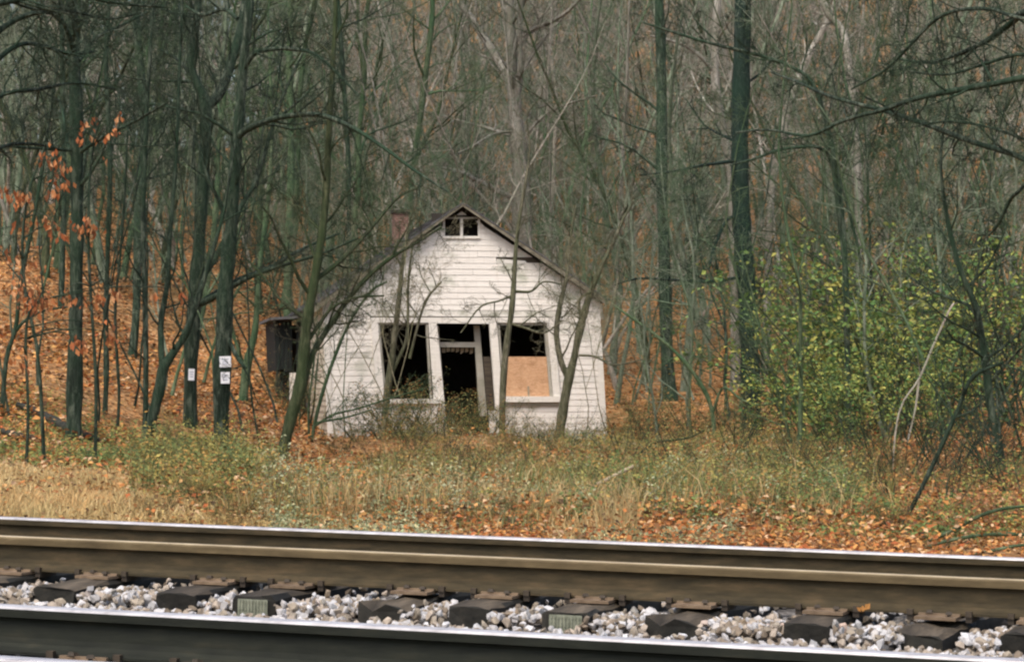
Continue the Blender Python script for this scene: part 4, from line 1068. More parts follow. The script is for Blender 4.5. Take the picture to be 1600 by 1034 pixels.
# the wood further up the hill reads as one mass
pc = bpy.data.collections.new('woodland_kinds')
for i, (a, b) in enumerate(PROTO[:6]):
    o = bpy.data.objects.new('woodland_kind', b); pc.objects.link(o)
    o2 = None
def far_points():
    pts = []
    r = np.random.default_rng(5)
    while len(pts) < 1150:
        Y = math.sqrt(r.uniform(105 ** 2, 330 ** 2)); u = r.uniform(-0.24, 0.24); X = u * Y
        if u < -0.035 and Y > 150 and r.uniform() < 0.75: continue
        pts.append((X, Y, float(gz(X, Y)) - 0.1))
    return np.array(pts)
fp = far_points()
# whole trees (trunk and crown in one mesh) for the mass
pc2 = bpy.data.collections.new('woodland_whole')
for i in range(5):
    r_ = np.random.default_rng(300 + i)
    tr, cr = proto_tree(r_, r_.uniform(15, 21), r_.uniform(0.07, 0.13), 4, 0.2, 16, 4.4, kids=(0, 6, 5, 3), rmin=0.007)
    v1, q1 = tr.arrays(); v2, q2 = cr.arrays()
    me = mesh_np('woodland_tree', np.concatenate([v1, v2]), np.concatenate([q1, q2 + len(v1)]), smooth=True)
    me.materials.append([M['bark_mauve'], M['bark_grey'], M['bark_mauve'], M['bark_pale'], M['bark_mauve']][i])
    pc2.objects.link(bpy.data.objects.new('woodland_tree', me))
me = bpy.data.meshes.new('far_woodland'); me.from_pydata([tuple(p) for p in fp], [], [])
fo = tag(obj('far_woodland', me), 'mass of bare trees covering the hill far behind', 'woodland', kind='stuff')
ng = bpy.data.node_groups.new('scatter_trees', 'GeometryNodeTree')
ng.interface.new_socket('Geometry', in_out='INPUT', socket_type='NodeSocketGeometry')
ng.interface.new_socket('Geometry', in_out='OUTPUT', socket_type='NodeSocketGeometry')
gi, go = ng.nodes.new('NodeGroupInput'), ng.nodes.new('NodeGroupOutput')
ip = ng.nodes.new('GeometryNodeInstanceOnPoints'); ci = ng.nodes.new('GeometryNodeCollectionInfo')
ci.inputs['Collection'].default_value = pc2; ci.inputs['Separate Children'].default_value = True; ci.inputs['Reset Children'].default_value = True
rv = ng.nodes.new('FunctionNodeRandomValue'); rv.data_type = 'FLOAT_VECTOR'
rv.inputs[0].default_value = (-0.06, -0.06, 0); rv.inputs[1].default_value = (0.06, 0.06, 6.283)
rs = ng.nodes.new('FunctionNodeRandomValue'); rs.data_type = 'FLOAT'
rs.inputs[2].default_value = 0.75; rs.inputs[3].default_value = 1.2; rs.inputs['Seed'].default_value = 3
ng.links.new(gi.outputs[0], ip.inputs['Points']); ng.links.new(ci.outputs[0], ip.inputs['Instance'])
ip.inputs['Pick Instance'].default_value = True
ng.links.new(rv.outputs[0], ip.inputs['Rotation']); ng.links.new(rs.outputs[1], ip.inputs['Scale'])
ng.links.new(ip.outputs[0], go.inputs[0])
md = fo.modifiers.new('scatter', 'NODES'); md.node_group = ng

# ------------------------------------------------------------------ leaves, litter, grass, weeds
def leaf_quads(rng, pos, size, nrm=None, droop=None, asp=0.55):
    """one pointed, slightly folded leaf (4 verts, 2 tris) per position"""
    n = len(pos)
    if nrm is None: nrm = rng.normal(0, 1, (n, 3))
    nrm = nrm / np.linalg.norm(nrm, axis=1)[:, None]
    a = rng.normal(0, 1, (n, 3)) if droop is None else droop
    a = a - nrm * np.sum(a * nrm, 1)[:, None]; a /= np.maximum(np.linalg.norm(a, axis=1), 1e-6)[:, None]
    b = np.cross(nrm, a)
    s = size[:, None]
    fold = nrm * s * rng.uniform(0.05, 0.25, (n, 1))
    v = np.stack([pos, pos + a * s * 0.5 + b * s * asp * 0.5 + fold, pos + a * s, pos + a * s * 0.5 - b * s * asp * 0.5 + fold], 1)
    i = np.arange(n)[:, None] * 4
    t = np.concatenate([i + np.array([[0, 1, 2]]), i + np.array([[0, 2, 3]])])
    return v.reshape(-1, 3), t

def pick(rng, pal, n, var=0.25):
    pal = np.array(pal); c = pal[rng.integers(0, len(pal), n)]
    return c * rng.uniform(1 - var, 1 + var, (n, 1))

def screen_xy(rng, n, Y0, Y1, u0, u1):
    Y = 1 / rng.uniform(1 / Y1, 1 / Y0, n); u = rng.uniform(u0, u1, n)
    return u * Y, Y

LIT = [(0.50, 0.33, 0.19), (0.09, 0.05, 0.022), (0.30, 0.09, 0.03), (0.07, 0.04, 0.02), (0.40, 0.18, 0.05), (0.46, 0.22, 0.07), (0.32, 0.13, 0.04), (0.22, 0.09, 0.03), (0.48, 0.27, 0.11), (0.42, 0.16, 0.05), (0.16, 0.075, 0.03), (0.47, 0.26, 0.085)]
rng = np.random.default_rng(21)
V_, T_, C_, off = [], [], [], 0
for (n, Y0, Y1, u0, u1, s0, s1) in ((30000, 17, 26, -0.22, 0.22, 0.03, 0.065), (45000, 22, 48, -0.22, 0.22, 0.04, 0.09), (40000, 36, 72, -0.22, 0.22, 0.06, 0.11), (30000, 60, 110, -0.22, 0.22, 0.10, 0.18), (16000, 42, 110, -0.22, -0.07, 0.10, 0.17)):
    X, Y = screen_xy(rng, n, Y0, Y1, u0, u1)
    if Y0 >= 42: Y = rng.uniform(Y0, Y1, n); X = rng.uniform(u0, u1, n) * Y
    px = 800 + F * X / Y
    patch = np.sin(X * 0.9 + 1.3 * np.sin(Y * 0.35)) + np.sin(Y * 0.55 + X * 0.5)
    keep = (patch > -0.5) | (rng.uniform(0, 1, n) < np.where(Y < 66, 0.30, 0.5))
    keep &= ~np.array([on_house(a, b) and (-a * hs + b * hc) > 0 and False for a, b in zip(X, Y)])
    X, Y = X[keep], Y[keep]; n = len(X)
    Z = gz(X, Y) + rng.uniform(0.005, 0.05, n) + np.where((Y < 60) & (rng.uniform(0, 1, n) < 0.25), rng.uniform(0, 0.16, n), 0)
    nr = np.stack([rng.normal(0, 0.45, n), rng.normal(-0.1, 0.45, n), np.ones(n)], 1)
    v, t = leaf_quads(rng, np.stack([X, Y, Z], 1), rng.uniform(s0, s1, n), nr, asp=0.7)
    V_.append(v); T_.append(t + off); off += len(v)
    c = pick(rng, LIT, n, 0.35); C_.append(np.repeat(c, 4, 0))
tag(obj('leaf_litter', mesh_np('leaf_litter', np.concatenate(V_), None, np.concatenate(T_), np.concatenate(C_)), M['leaf']),
    'fallen orange brown leaves carpeting the ground', 'leaf litter', kind='stuff')

def blades(rng, pos, h, wdt, lean):
    n = len(pos)
    a = rng.uniform(0, 6.28, n); d = np.stack([np.cos(a), np.sin(a), np.zeros(n)], 1)
    b = rng.uniform(0, 6.28, n); s = np.stack([np.cos(b), np.sin(b), np.zeros(n)], 1) * wdt[:, None] * 0.5
    up = np.array([0, 0, 1.0])
    m = pos + up * (h * 0.6)[:, None] + d * (h * lean * 0.35)[:, None]
    tp = pos + up * (h * (1 - 0.25 * lean))[:, None] + d * (h * lean)[:, None]
    v = np.stack([pos - s, pos + s, m - s * 0.7, m + s * 0.7, tp], 1).reshape(-1, 3)
    i = np.arange(n)[:, None] * 5
    t = np.concatenate([i + np.array([[0, 1, 3]]), i + np.array([[0, 3, 2]]), i + np.array([[2, 3, 4]])])
    return v, t

def vnoise(X, Y, k=1.0, seed=0):
    r = np.random.default_rng(seed); z = 0
    for i in range(6):
        a = r.uniform(0, 6.28); f = k * 1.6 ** i; z = z + np.sin((X * math.cos(a) + Y * math.sin(a)) * f + r.uniform(0, 6.28)) / (1 + 0.4 * i)
    return z

# dry grass
STRAW = [(0.46, 0.34, 0.16), (0.52, 0.40, 0.21), (0.38, 0.27, 0.12), (0.32, 0.26, 0.12), (0.42, 0.26, 0.11)]
OLIVE = [(0.20, 0.17, 0.055), (0.15, 0.15, 0.05), (0.26, 0.20, 0.07), (0.11, 0.13, 0.045), (0.30, 0.20, 0.07), (0.09, 0.12, 0.05)]
GREEN = [(0.09, 0.14, 0.045), (0.13, 0.18, 0.055), (0.06, 0.10, 0.035), (0.20, 0.20, 0.06), (0.27, 0.25, 0.07)]
V_, T_, C_, off = [], [], [], 0
def add_blades(n, Y0, Y1, u0, u1, h0, h1, pal, w0=0.006, w1=0.014, thr=-9, k=0.8, seed=0, lean=(0.1, 0.7)):
    global off
    X, Y = screen_xy(rng, n, Y0, Y1, u0, u1)
    keep = vnoise(X, Y, k, seed) > thr
    gp = 800 + F * X / Y
    keep &= ~((gp > 390) & (gp < 590) & (Y > 31) & (rng.uniform(0, 1, n) < 0.85))
    X, Y = X[keep], Y[keep]; n = len(X)
    pos = np.stack([X, Y, gz(X, Y) - 0.01], 1)
    tall = np.clip(0.7 + 0.4 * vnoise(X, Y, 1.0, seed + 5), 0.3, 1.35)
    v, t = blades(rng, pos, rng.uniform(h0, h1, n) * tall, rng.uniform(w0, w1, n), rng.uniform(*lean, n))
    V_.append(v); T_.append(t + off); off += len(v); pa = np.array(pal); ix = (np.clip((vnoise(X, Y, 1.2, seed + 9) + 2) / 4, 0, 0.999) * len(pa)).astype(int); ix = np.where(rng.uniform(0, 1, n) < 0.4, rng.integers(0, len(pa), n), ix); C_.append(np.repeat(pa[ix] * rng.uniform(0.7, 1.25, (n, 1)), 5, 0))
U = lambda px: (px - 800) / F
add_blades(20000, 21, 29, U(-60), U(340), 0.07, 0.24, [(0.58, 0.43, 0.20), (0.62, 0.48, 0.25), (0.48, 0.34, 0.15), (0.40, 0.31, 0.14), (0.52, 0.33, 0.14)], thr=-0.9, seed=1)
add_blades(9000, 20, 32, U(300), U(1000), 0.10, 0.32, STRAW + OLIVE, thr=0.0, seed=2)
add_blades(9000, 22, 50, U(350), U(1150), 0.12, 0.5, OLIVE + STRAW, thr=0.1, seed=3)
add_blades(7000, 26, 60, U(800), U(1400), 0.15, 0.5, OLIVE + GREEN + STRAW[:2], thr=-0.1, seed=4)
add_blades(4000, 20, 40, U(1150), U(1660), 0.10, 0.4, STRAW + OLIVE, thr=0.4, seed=5)
add_blades(3500, 18, 26, U(860), U(1000), 0.15, 0.4, STRAW, thr=-0.2, seed=6)
add_blades(3500, 35, 62, U(-40), U(420), 0.08, 0.25, GREEN + OLIVE, thr=0.5, seed=8)
add_blades(1500, 23, 60, U(590), U(1420), 0.25, 0.75, STRAW + OLIVE, 0.005, 0.009, thr=0.0, seed=9, lean=(0.1, 0.9))
tag(obj('dry_grass', mesh_np('dry_grass', np.concatenate(V_), None, np.concatenate(T_), np.concatenate(C_)), M['straw']),
    'dry straw grass and olive weeds along the trackside', 'grass', kind='stuff')

# low leafy weeds: short stalks with small leaves
def weeds_mesh(name, specs):
    V_, T_, C_, off = [], [], [], 0
    for (n, Y0, Y1, u0, u1, h0, h1, pal, ls, thr, seed) in specs:
        X, Y = screen_xy(rng, n, Y0, Y1, u0, u1)
        keep = vnoise(X, Y, 0.7, seed) > thr
        gp = 800 + F * X / Y
        keep &= ~((gp > 390) & (gp < 590) & (Y > 31) & (rng.uniform(0, 1, n) < 0.85))
        X, Y = X[keep], Y[keep]; n = len(X)
        H = rng.uniform(h0, h1, n) * np.clip(0.65 + 0.5 * vnoise(X, Y, 0.9, seed + 3), 0.25, 1.45)
        base = np.stack([X, Y, gz(X, Y)], 1)
        a = rng.uniform(0, 6.28, n); ln = rng.uniform(0, 0.5, n)
        tip = base + np.stack([np.cos(a) * ln * H, np.sin(a) * ln * H, H], 1)
        v, t = blades(rng, base, H, np.full(n, 0.006), ln)
        V_.append(v); T_.append(t + off); off += len(v); C_.append(np.repeat(pick(rng, [(0.13, 0.1, 0.05), (0.2, 0.15, 0.07), (0.09, 0.09, 0.04)], n), 5, 0))
        pa = np.array(pal); ix = (np.clip((vnoise(X, Y, 1.4, seed + 9) + 2) / 4, 0, 0.999) * len(pa)).astype(int); ix = np.where(rng.uniform(0, 1, n) < 0.45, rng.integers(0, len(pa), n), ix); pc_ = pa[ix] * rng.uniform(0.8, 1.25, (n, 1))
        for k in range(7):
            f = rng.uniform(0.25, 1.0, n)[:, None]
            p = base * (1 - f) + tip * f + rng.normal(0, 0.03, (n, 3))
            nr = np.stack([rng.normal(0, 0.7, n), rng.normal(-0.3, 0.6, n), np.ones(n)], 1)
            v, t = leaf_quads(rng, p, rng.uniform(0.6, 1.3, n) * ls, nr)
            V_.append(v); T_.append(t + off); off += len(v); C_.append(np.repeat(pc_ * rng.uniform(0.7, 1.35, (n, 1)), 4, 0))
    return mesh_np(name, np.concatenate(V_), None, np.concatenate(T_), np.concatenate(C_))
GY = [(0.24, 0.22, 0.07), (0.17, 0.18, 0.06), (0.30, 0.24, 0.07), (0.12, 0.15, 0.05), (0.09, 0.12, 0.045), (0.33, 0.20, 0.06)]
PALE = [(0.30, 0.31, 0.19), (0.24, 0.27, 0.15), (0.36, 0.33, 0.18), (0.20, 0.22, 0.11)]
specs = [(5500, 25, 46, U(205), U(430), 0.1, 0.5, GY, 0.05, -0.9, 41), (9000, 22, 58, U(400), U(960), 0.08, 0.42, GY + PALE + [(0.2, 0.16, 0.07), (0.3, 0.15, 0.06)], 0.038, -0.5, 42),
         (8500, 22, 62, U(880), U(1350), 0.10, 0.5, GY + GREEN + PALE[:2], 0.042, -0.8, 43), (5000, 21, 45, U(1220), U(1650), 0.06, 0.35, GREEN + [(0.2, 0.09, 0.04), (0.14, 0.08, 0.04), (0.25, 0.12, 0.05)], 0.042, -0.1, 44),
         (3600, 30, 50, U(-50), U(200), 0.04, 0.2, GREEN + GY[:2], 0.05, -0.4, 45), (4200, 19, 27, U(420), U(1150), 0.04, 0.2, PALE + [(0.16, 0.18, 0.09), (0.28, 0.22, 0.1)], 0.034, -0.2, 46),
         (3800, 42, 62, U(590), U(1260), 0.12, 0.45, GY + [(0.24, 0.14, 0.06), (0.17, 0.11, 0.05), (0.30, 0.22, 0.10), (0.12, 0.09, 0.045)], 0.05, -0.7, 48), (3000, 26, 46, U(600), U(1300), 0.15, 0.6, GY + [(0.22, 0.13, 0.06), (0.15, 0.1, 0.05)], 0.045, 0.5, 49),
         (2500, 19, 28, U(-50), U(420), 0.04, 0.2, [(0.3, 0.2, 0.08), (0.2, 0.13, 0.05), (0.34, 0.25, 0.1)], 0.035, 0.2, 47)]
tag(obj('weeds', weeds_mesh('weeds', specs), M['leaf']), 'low green and yellow weeds across the verge', 'weeds', kind='stuff')

# shrubs: stems + foliage, each a thing
def shrub_mesh(rng, H, W_, n_stem, leaves, pal, ls, mat, maxl=3, kids=(0, 5, 4, 3), leaf_per=3):
    tb = Tubes(); ends = []
    for i in range(n_stem):
        a = rng.uniform(0, 6.28); d = unit(np.array([math.cos(a) * W_, math.sin(a) * W_, 1.0]))
        p0 = np.array([math.cos(a) * 0.12, math.sin(a) * 0.12, -0.1])
        q = walk(rng, p0, d, H * rng.uniform(0.7, 1.15), 6, 0.12, 0.02)
        ra = np.linspace(0.016, 0.004, 7) * (H / 2.0) ** 0.5
        tb.add(q, ra, 5)
        spawn(tb, rng, q, ra, 7, H * 0.36, 1, maxl - 1, 0.15, ends=ends, kids=kids, up=0.02, rmin=0.0022, wander=0.2)
    st = tb.mesh('stems', mat)
    fm = None
    if leaves and ends:
        e = np.array([x[0] for x in ends])
        e = e[rng.uniform(0, 1, len(e)) < leaves]
        p = np.repeat(e, leaf_per, 0) + rng.normal(0, 0.055, (len(e) * leaf_per, 3))
        n = len(p)
        nr = np.stack([rng.normal(0, 0.7, n), rng.normal(-0.2, 0.7, n), np.ones(n)], 1)
        v, t = leaf_quads(rng, p, rng.uniform(0.6, 1.3, n) * ls, nr, asp=0.6)
        fm = mesh_np('foliage', v, None, t, np.repeat(pick(rng, pal, n, 0.3), 4, 0)); fm.materials.append(M['leaf'])
    return st, fm
SHG = [shrub_mesh(np.random.default_rng(400 + i), 2.6, 0.6, 8, 0.75, [(0.10, 0.19, 0.055), (0.15, 0.24, 0.06), (0.07, 0.13, 0.045), (0.30, 0.33, 0.08), (0.24, 0.28, 0.07), (0.40, 0.38, 0.10), (0.16, 0.23, 0.09)], 0.085, M['bark_moss'], leaf_per=5) for i in range(3)]
SHB = [shrub_mesh(np.random.default_rng(420 + i), 1.5, 0.7, 14, 0.75, [(0.22, 0.20, 0.07), (0.14, 0.16, 0.06), (0.30, 0.22, 0.08), (0.30, 0.14, 0.05), (0.1, 0.12, 0.05)], 0.05, M['bark_moss'], leaf_per=3) for i in range(3)]
SHY = [shrub_mesh(np.random.default_rng(440 + i), 1.3, 0.7, 8, 0.8, [(0.34, 0.30, 0.07), (0.25, 0.25, 0.07), (0.15, 0.19, 0.06), (0.42, 0.36, 0.09)], 0.055, M['bark_green'], leaf_per=3) for i in range(2)]
SHD = [shrub_mesh(np.random.default_rng(460 + i), 2.4, 0.7, 8, 0.35, [(0.10, 0.15, 0.05), (0.2, 0.17, 0.06), (0.30, 0.16, 0.06), (0.14, 0.10, 0.04)], 0.06, M['bark_dark'], leaf_per=2) for i in range(3)]
def shrub(protos, i, px, Y, sc, label, group=None, name='shrub'):
    X = U(px) * Y
    o = empty(name, (X, Y, float(gz(X, Y))), RNG.uniform(0, 6.28)); o.scale = (sc * RNG.uniform(0.85, 1.15), sc * RNG.uniform(0.85, 1.15), sc)
    st, fm = protos[i % len(protos)]
    obj('stems', st, None, o)
    if fm: obj('foliage', fm, None, o)
    return tag(o, label, 'shrub', group)
ORD = ['first', 'second', 'third', 'fourth', 'fifth', 'sixth', 'seventh', 'eighth', 'ninth', 'tenth', 'eleventh', 'twelfth', 'thirteenth', 'fourteenth', 'fifteenth', 'sixteenth', 'seventeenth', 'eighteenth']
def ordn(lst, k): return ORD[sorted(range(len(lst)), key=lambda q: lst[q][0]).index(k)]
g1 = 'green shrubs of the right thicket'
LS = [(1285, 56, 1.5), (1325, 52, 1.65), (1385, 50, 1.75), (1262, 60, 1.2), (1430, 47, 1.5), (1340, 58, 1.8), (1285, 62, 1.7), (1480, 52, 1.55), (1400, 60, 1.9), (1262, 49, 0.7), (1310, 45, 0.85), (1370, 43, 0.8), (1545, 46, 1.3), (1460, 41, 0.9)]
for i, (px, Y, sc) in enumerate(LS):
    shrub(SHG, i, px, Y, sc, 'leafy green yellow thicket shrub, ' + ordn(LS, i) + ' to the right from the thick trunk', g1)
g2 = 'dim twiggy shrubs at the right'
LS = [(1500, 62, 1.9), (1560, 58, 1.9), (1600, 50, 1.7), (1440, 68, 2.2), (1350, 70, 2.3), (1540, 70, 2.4), (1480, 38, 0.9), (1560, 36, 1.0), (1610, 40, 1.3), (1400, 34, 0.6), (1250, 70, 1.8), (1600, 62, 2.4), (1410, 76, 2.4), (1500, 78, 2.6), (1580, 80, 2.6), (1520, 31, 0.5), (1590, 29, 0.5)]
for i, (px, Y, sc) in enumerate(LS):
    shrub(SHD, i, px, Y, sc, 'dim twiggy shrub at right, ' + ordn(LS, i) + ' counting towards the right edge', g2)
shrub(SHD, 2, 436, 66.5, 0.75, 'dark tangle of brush below the lean-to')
shrub(SHB, 0, 458, 64.5, 0.8, 'olive bush against the left side wall of the building')
g3 = 'twiggy brush in front of the building'
LS = [(560, 57, 0.6), (600, 56, 0.85), (640, 58, 1.05), (680, 55, 0.8), (720, 57, 0.65), (650, 52, 0.6), (765, 59, 0.85), (800, 57, 0.6), (840, 53, 0.45), (900, 54, 0.45), (950, 55, 0.6), (530, 52, 0.45), (620, 61, 1.0), (700, 61, 0.75), (980, 60, 0.8), (1020, 56, 0.8), (1070, 58, 0.9), (870, 60, 0.5)]
for i, (px, Y, sc) in enumerate(LS):
    shrub(SHB, i, px, Y, sc, 'low olive bush before the building, ' + ordn(LS, i) + ' counting from its left corner', g3)
for i, (px, Y, sc) in enumerate([(1265, 36, 0.45), (1300, 31, 0.36), (1350, 34, 0.5), (1395, 29, 0.36), (1440, 33, 0.5), (1480, 28, 0.38), (1545, 33, 0.55), (1225, 33, 0.36)]):
    shrub(SHD, i, px, Y, sc, 'low tangled brown bramble on the leaves at lower right, ' + ORD[[1, 2, 3, 4, 5, 6, 7, 0][i]] + ' from the left', 'brambles at lower right')
LS = [(610, 44, 0.42), (655, 36, 0.34), (700, 48, 0.5), (742, 31, 0.30), (790, 42, 0.42), (835, 34, 0.34), (880, 47, 0.48), (930, 38, 0.38), (975, 45, 0.5), (1025, 33, 0.34), (1060, 43, 0.5), (1110, 37, 0.42), (1150, 47, 0.55), (1190, 40, 0.46)]
for i, (px, Y, sc) in enumerate(LS):
    shrub(SHD, i, px, Y, sc, 'half bare brown weed tangle on the middle verge, ' + ORD[i] + ' counting from the left', 'weed tangles on the middle verge')
g4 = 'yellow green bushes by the signed trees'
LS = [(280, 36, 0.55), (330, 35, 0.6), (375, 38, 0.55), (240, 33, 0.45), (310, 41, 0.7), (420, 36, 0.4), (360, 31, 0.4)]
for i, (px, Y, sc) in enumerate(LS):
    shrub(SHY, i, px, Y, sc, 'small yellow green bush below the signed trees, ' + ordn(LS, i) + ' from the left', g4)
rv_ = np.random.default_rng(77)
for i in range(120):
    Y = 1 / rv_.uniform(1 / 56, 1 / 22); px = rv_.uniform(200, 1480)
    if 390 < px < 580 and Y > 31: continue
    kind, lab, grp = [(SHB, 'knee high olive bramble clump on the weedy verge', 'bramble clumps on the verge'), (SHB, 'knee high olive bramble clump on the weedy verge', 'bramble clumps on the verge'), (SHY, 'low yellowing weed bush on the verge', 'yellowing bushes on the verge')][i % 3]
    lab = lab.split(' on ')[0] + (' near the rail' if Y < 31 else ' midway to the building') + next(t for a, t in ((380, ', below the signed trees'), (560, ', left of the building front'), (720, ', below the left shop window'), (880, ', below the plywood window'), (1040, ', by the fallen pale branch'), (1200, ', below the thick dark trunk'), (9999, ', below the green thicket')) if px < a)
    shrub(kind, int(rv_.integers(0, 9)), px, Y, rv_.uniform(0.22, 0.5) * min(1.0, Y / 44), lab, grp)
shrub(SHG, 1, 745, 62.6, 0.42, 'small bright green bush growing in the doorway')
shrub(SHY, 1, 718, 62.2, 0.5, 'yellowing weed clump left of the green doorway bush')
for i, (px, Y, sc) in enumerate([(1100, 62, 1.1), (1150, 58, 0.9), (1200, 64, 1.0), (1010, 70, 0.9)]):
    shrub(SHB, i, px, Y, sc, 'sparse olive bush ' + ('left of the thick trunk beside the low spreading sapling', 'just left of the thick trunk base', 'just right of the thick trunk base', 'on the leafy ground right of the building')[i], 'bushes around the thick trunk')

# ------------------------------------------------------------------ oak saplings with hanging orange leaves at the left
def oak(label, path, d, clusters, seed):
    rng = np.random.default_rng(seed)
    base = P(path[0][0], path[0][1], d); base[2] = gz(base[0], base[1])
    tb = Tubes(); pts = [P(x, y, d) for x, y, _ in path]; pts[0] = base - np.array([0, 0, 0.1])
    p = smooth_path(pts, 14); r = np.interp(np.linspace(0, len(path) - 1, 14), np.arange(len(path)), [w_ / 2 / F * d for _, _, w_ in path])
    tb.add(p - base, r, 6)
    P_, D_ = [], []
    for (cx, cy, n, sp) in clusters:
        dep = d + rng.normal(0, 0.4)
        c = P(cx, cy, dep)
        k = int(np.argmin(np.linalg.norm(p - c, axis=1) + np.where(p[:, 2] > c[2] + 0.15, 0.6, 0)))
        mid = (p[k] + c) / 2 + np.array([0, 0, 0.12])
        q = smooth_path([p[k], mid, c + np.array([0, 0, 0.08])], 6)
        tb.add(q - base, np.linspace(max(0.004, r[k] * 0.6), 0.003, 6), 4)
        for _ in range(int(n * 1.7)):
            P_.append(c - base + rng.normal(0, sp / F * dep, 3) * np.array([1, 1, 0.9])); D_.append((rng.normal(0, 0.35), rng.normal(0, 0.35), -1))
    n = len(P_)
    v, t = leaf_quads(rng, np.array(P_), rng.uniform(0.055, 0.115, n), rng.normal(0, 1, (n, 3)) * np.array([1, 1, 0.3]) + np.array([0, -0.8, 0]), np.array(D_), asp=0.55)
    o = empty('oak_sapling', base); tag(o, label, 'sapling')
    obj('stem', tb.mesh('stem', M['bark_dark']), None, o)
    me = mesh_np('leaves', v, None, t, np.repeat(pick(rng, [(0.36, 0.125, 0.045), (0.42, 0.17, 0.065), (0.25, 0.08, 0.03), (0.44, 0.23, 0.11), (0.18, 0.07, 0.03)], n, 0.25), 4, 0)); me.materials.append(M['leaf'])
    obj('leaves', me, None, o)
oak('oak sapling with orange leaf clusters at the upper left edge', [(70, 700, 7), (60, 560, 6), (40, 460, 6), (35, 380, 5), (45, 300, 4), (70, 230, 3)], 31.0,
    [(8, 300, 9, 7), (25, 310, 10, 8), (35, 300, 8, 6), (75, 245, 9, 8), (95, 260, 9, 7), (98, 285, 8, 7), (82, 300, 6, 6), (20, 345, 4, 8), (40, 350, 4, 4), (68, 343, 4, 4), (85, 355, 6, 6), (95, 365, 4, 5), (65, 410, 7, 12), (40, 430, 8, 12), (20, 400, 5, 9)], 71)
oak('oak sapling with orange leaves across the straight left trunk', [(148, 720, 6), (150, 600, 6), (143, 480, 5), (138, 380, 5), (140, 280, 4), (150, 200, 3)], 33.0,
    [(130, 190, 4, 4), (150, 185, 3, 4), (128, 215, 4, 4), (187, 180, 4, 5), (170, 210, 3, 4), (181, 205, 2, 3), (145, 210, 2, 4), (133, 350, 10, 8), (145, 355, 9, 7), (125, 355, 5, 6), (118, 350, 3, 5), (165, 245, 2, 3), (150, 460, 8, 8), (160, 465, 7, 7), (180, 455, 6, 5), (115, 470, 7, 8), (100, 465, 6, 8)], 72)
oak('low oak sapling with drooping rusty leaves in front of the leaf bank', [(40, 740, 6), (44, 640, 5), (40, 540, 5), (45, 490, 4), (60, 470, 3)], 29.0,
    [(40, 470, 14, 12), (55, 475, 12, 9), (30, 455, 8, 9), (75, 470, 6, 8), (30, 560, 5, 7), (120, 530, 8, 7), (170, 520, 7, 7), (130, 540, 5, 6), (240, 460, 4, 4), (285, 460, 4, 4), (178, 530, 4, 5)], 73)

# ------------------------------------------------------------------ small things
def sign(px, py, wpx, hpx, d, label, rz=0.0):
    c = P(px, py, d); W_, H_ = wpx / F * d, hpx / F * d
    m = MB(); m.box(-W_ / 2, W_ / 2, -0.006, 0.0, -H_ / 2, H_ / 2)
    o = m.build('posted_sign', M['paper'], None, c); o.rotation_euler = (0, RNG.normal(0, 0.04), rz)
    for k in range(3):
        m = MB(); z = H_ * (0.22 - 0.2 * k); ww = W_ * (0.30, 0.22, 0.26)[k]
        m.box(-ww, ww, -0.009, -0.0065, z - H_ * 0.03, z + H_ * 0.03); m.build('print_line', M['ink'], o)
    tag(o, label, 'sign')
d3 = ghit(345, 712); d2 = ghit(297, 668)
sign(352, 565, 18, 17, d3 - 0.30, 'upper white sign on the dark trunk left of the lean-to')
sign(352, 590, 14, 18, d3 - 0.31, 'lower white sign under another on the same trunk')
sign(299, 585, 10, 18, d2 - 0.26, 'single white sign on the forked dark tree', 0.5)

def log(name, label, pts, mat, cat='log', sides=8, d=None):
    tb = Tubes(); P3 = []
    for (x, y, wpx) in pts:
        dd_ = d or ghit(x, y + wpx * 0.4); P3.append(P(x, y, dd_))
    n = max(6, 3 * len(pts))
    p = smooth_path(P3, n); p[:, 2] += (0.05 if d is None else 0.0); r = np.interp(np.linspace(0, len(pts) - 1, n), np.arange(len(pts)), [w_ / 2 / F * q[1] for (_, _, w_), q in zip(pts, P3)])
    r = r * RNG.uniform(0.85, 1.15, n)
    o = p[0].copy(); tb.add(p - o, r, sides)
    return tag(obj(name, tb.mesh(name, M[mat]), None, None, o), label, cat)
log('fallen_branch', 'bare pale branch lying slantwise on the weeds right of centre', [(885, 786, 8), (915, 768, 8), (950, 748, 7), (990, 728, 5)], 'wood_pale', 'branch', d=26)
log('fallen_branch', 'short whitish stick on the litter close to the far rail', [(795, 806, 6), (812, 812, 6), (828, 818, 5)], 'wood_pale', 'branch', d=22)
log('dark_bank_log', 'log shape added for the black shadow slanting down the bank behind the straight left trunk', [(28, 636, 9), (60, 648, 13), (95, 668, 16), (130, 684, 14), (165, 694, 7)], 'wood_dark')  # dark tube added where a black shadow crosses the cut dirt bank
log('dark_bank_log', 'black mossy log lower on the left edge of the bank', [(5, 678, 10), (30, 686, 12), (60, 690, 9)], 'wood_dark')
log('stump', 'small black stump left of centre in the weeds', [(768, 792, 14), (780, 788, 17), (792, 786, 12)], 'wood_dark', 'stump', d=26.5)
log('stump', 'little dark broken stub pointing up beside the black stump', [(829, 795, 8), (823, 783, 9), (817, 772, 5)], 'wood_dark', 'stump', d=26.3)
log('fallen_branch', 'long bent branch sprawling on leaves at lower right', [(1432, 852, 6), (1480, 832, 6), (1530, 806, 6), (1570, 794, 5), (1610, 790, 4)], 'bark_green', 'branch', d=21)
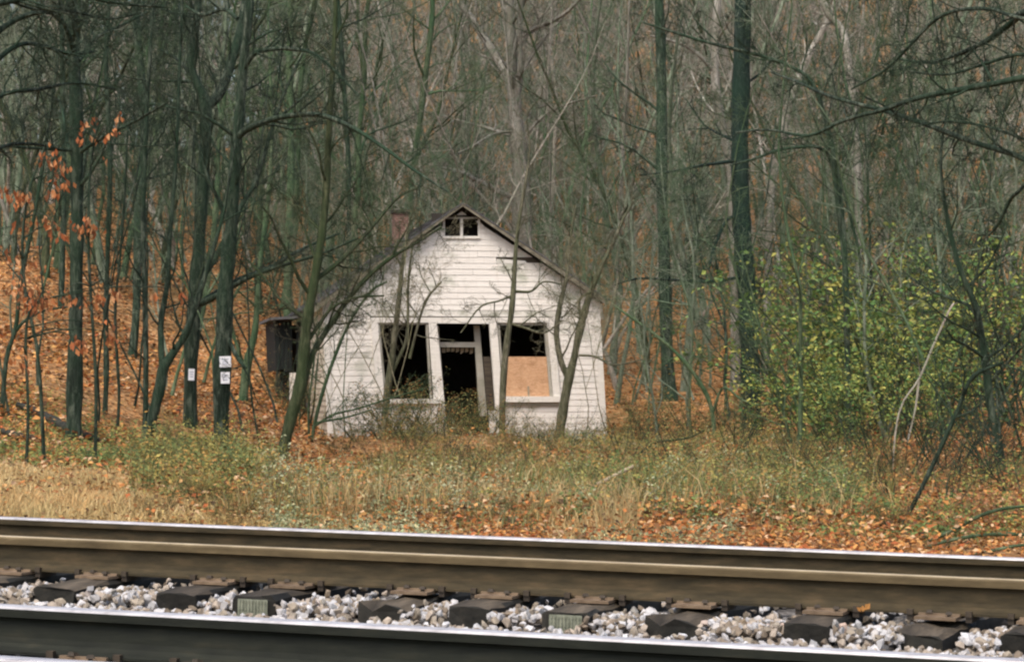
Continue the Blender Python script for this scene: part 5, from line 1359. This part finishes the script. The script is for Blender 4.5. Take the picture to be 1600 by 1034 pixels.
log('fallen_branch', 'low grey branch arching along the ground at the bottom right corner', [(1440, 858, 5), (1475, 846, 6), (1530, 836, 6), (1580, 834, 6), (1630, 836, 5)], 'bark_green', 'branch', d=20)
log('fallen_branch', 'lowest thin branch against the far rail at right', [(1515, 868, 4), (1550, 860, 5), (1590, 852, 5), (1625, 852, 4)], 'bark_green', 'branch', d=19)
log('fallen_branch', 'dark twig sticking out of leaves at the rail right of centre', [(955, 826, 4), (970, 833, 4), (990, 842, 4)], 'wood_dark', 'branch', d=20)
log('fallen_branch', 'thin dark branch propped in the weeds below the plywood window', [(770, 745, 3), (800, 728, 4), (835, 722, 3), (862, 708, 2)], 'bark_moss', 'branch', d=38)
log('fallen_branch', 'crooked brown branch in the weeds right of the building', [(985, 722, 4), (1010, 700, 4), (1030, 690, 3), (1075, 684, 3), (1100, 672, 2)], 'bark_moss', 'branch', d=44)
log('fallen_branch', 'slim stick leaning in the weeds left of centre', [(565, 815, 3), (590, 790, 3), (612, 770, 3), (640, 748, 2)], 'bark_moss', 'branch', d=24)
m = MB(); m.hexa([(-0.07, -0.04, 0), (0.06, -0.05, 0.01), (0.08, 0.05, 0), (-0.06, 0.04, 0), (-0.06, -0.02, 0.06), (0.05, -0.03, 0.05), (0.06, 0.03, 0.07), (-0.05, 0.03, 0.05)])
pp = P(1010, 779, 28); o = m.build('paper_scrap', M['paper'], None, pp); tag(o, 'crumpled white paper scrap lying in the weeds', 'litter')
# orange dead leaf caught by the rail foot
v, t = leaf_quads(np.random.default_rng(3), np.array([[0, 0, 0], [0.01, 0, 0.01], [-0.01, 0, 0]]), np.array([0.032, 0.038, 0.03]), np.array([[0.2, -1, 0.3], [-0.4, -1, 0.2], [0.5, -0.8, 0.4]]), np.array([[0.1, 0, 1], [0.6, 0, 0.7], [-0.6, 0, 0.8]]), asp=0.8)
me = mesh_np('dead_leaf', v, None, t, np.tile(np.array([[0.36, 0.17, 0.05]]), (len(v), 1))); me.materials.append(M['leaf'])
tag(obj('dead_leaf', me, None, None, trk(s_of_px(1348, -0.13), -0.13, -0.17)), 'single orange dead leaf standing against the rail foot', 'leaf')
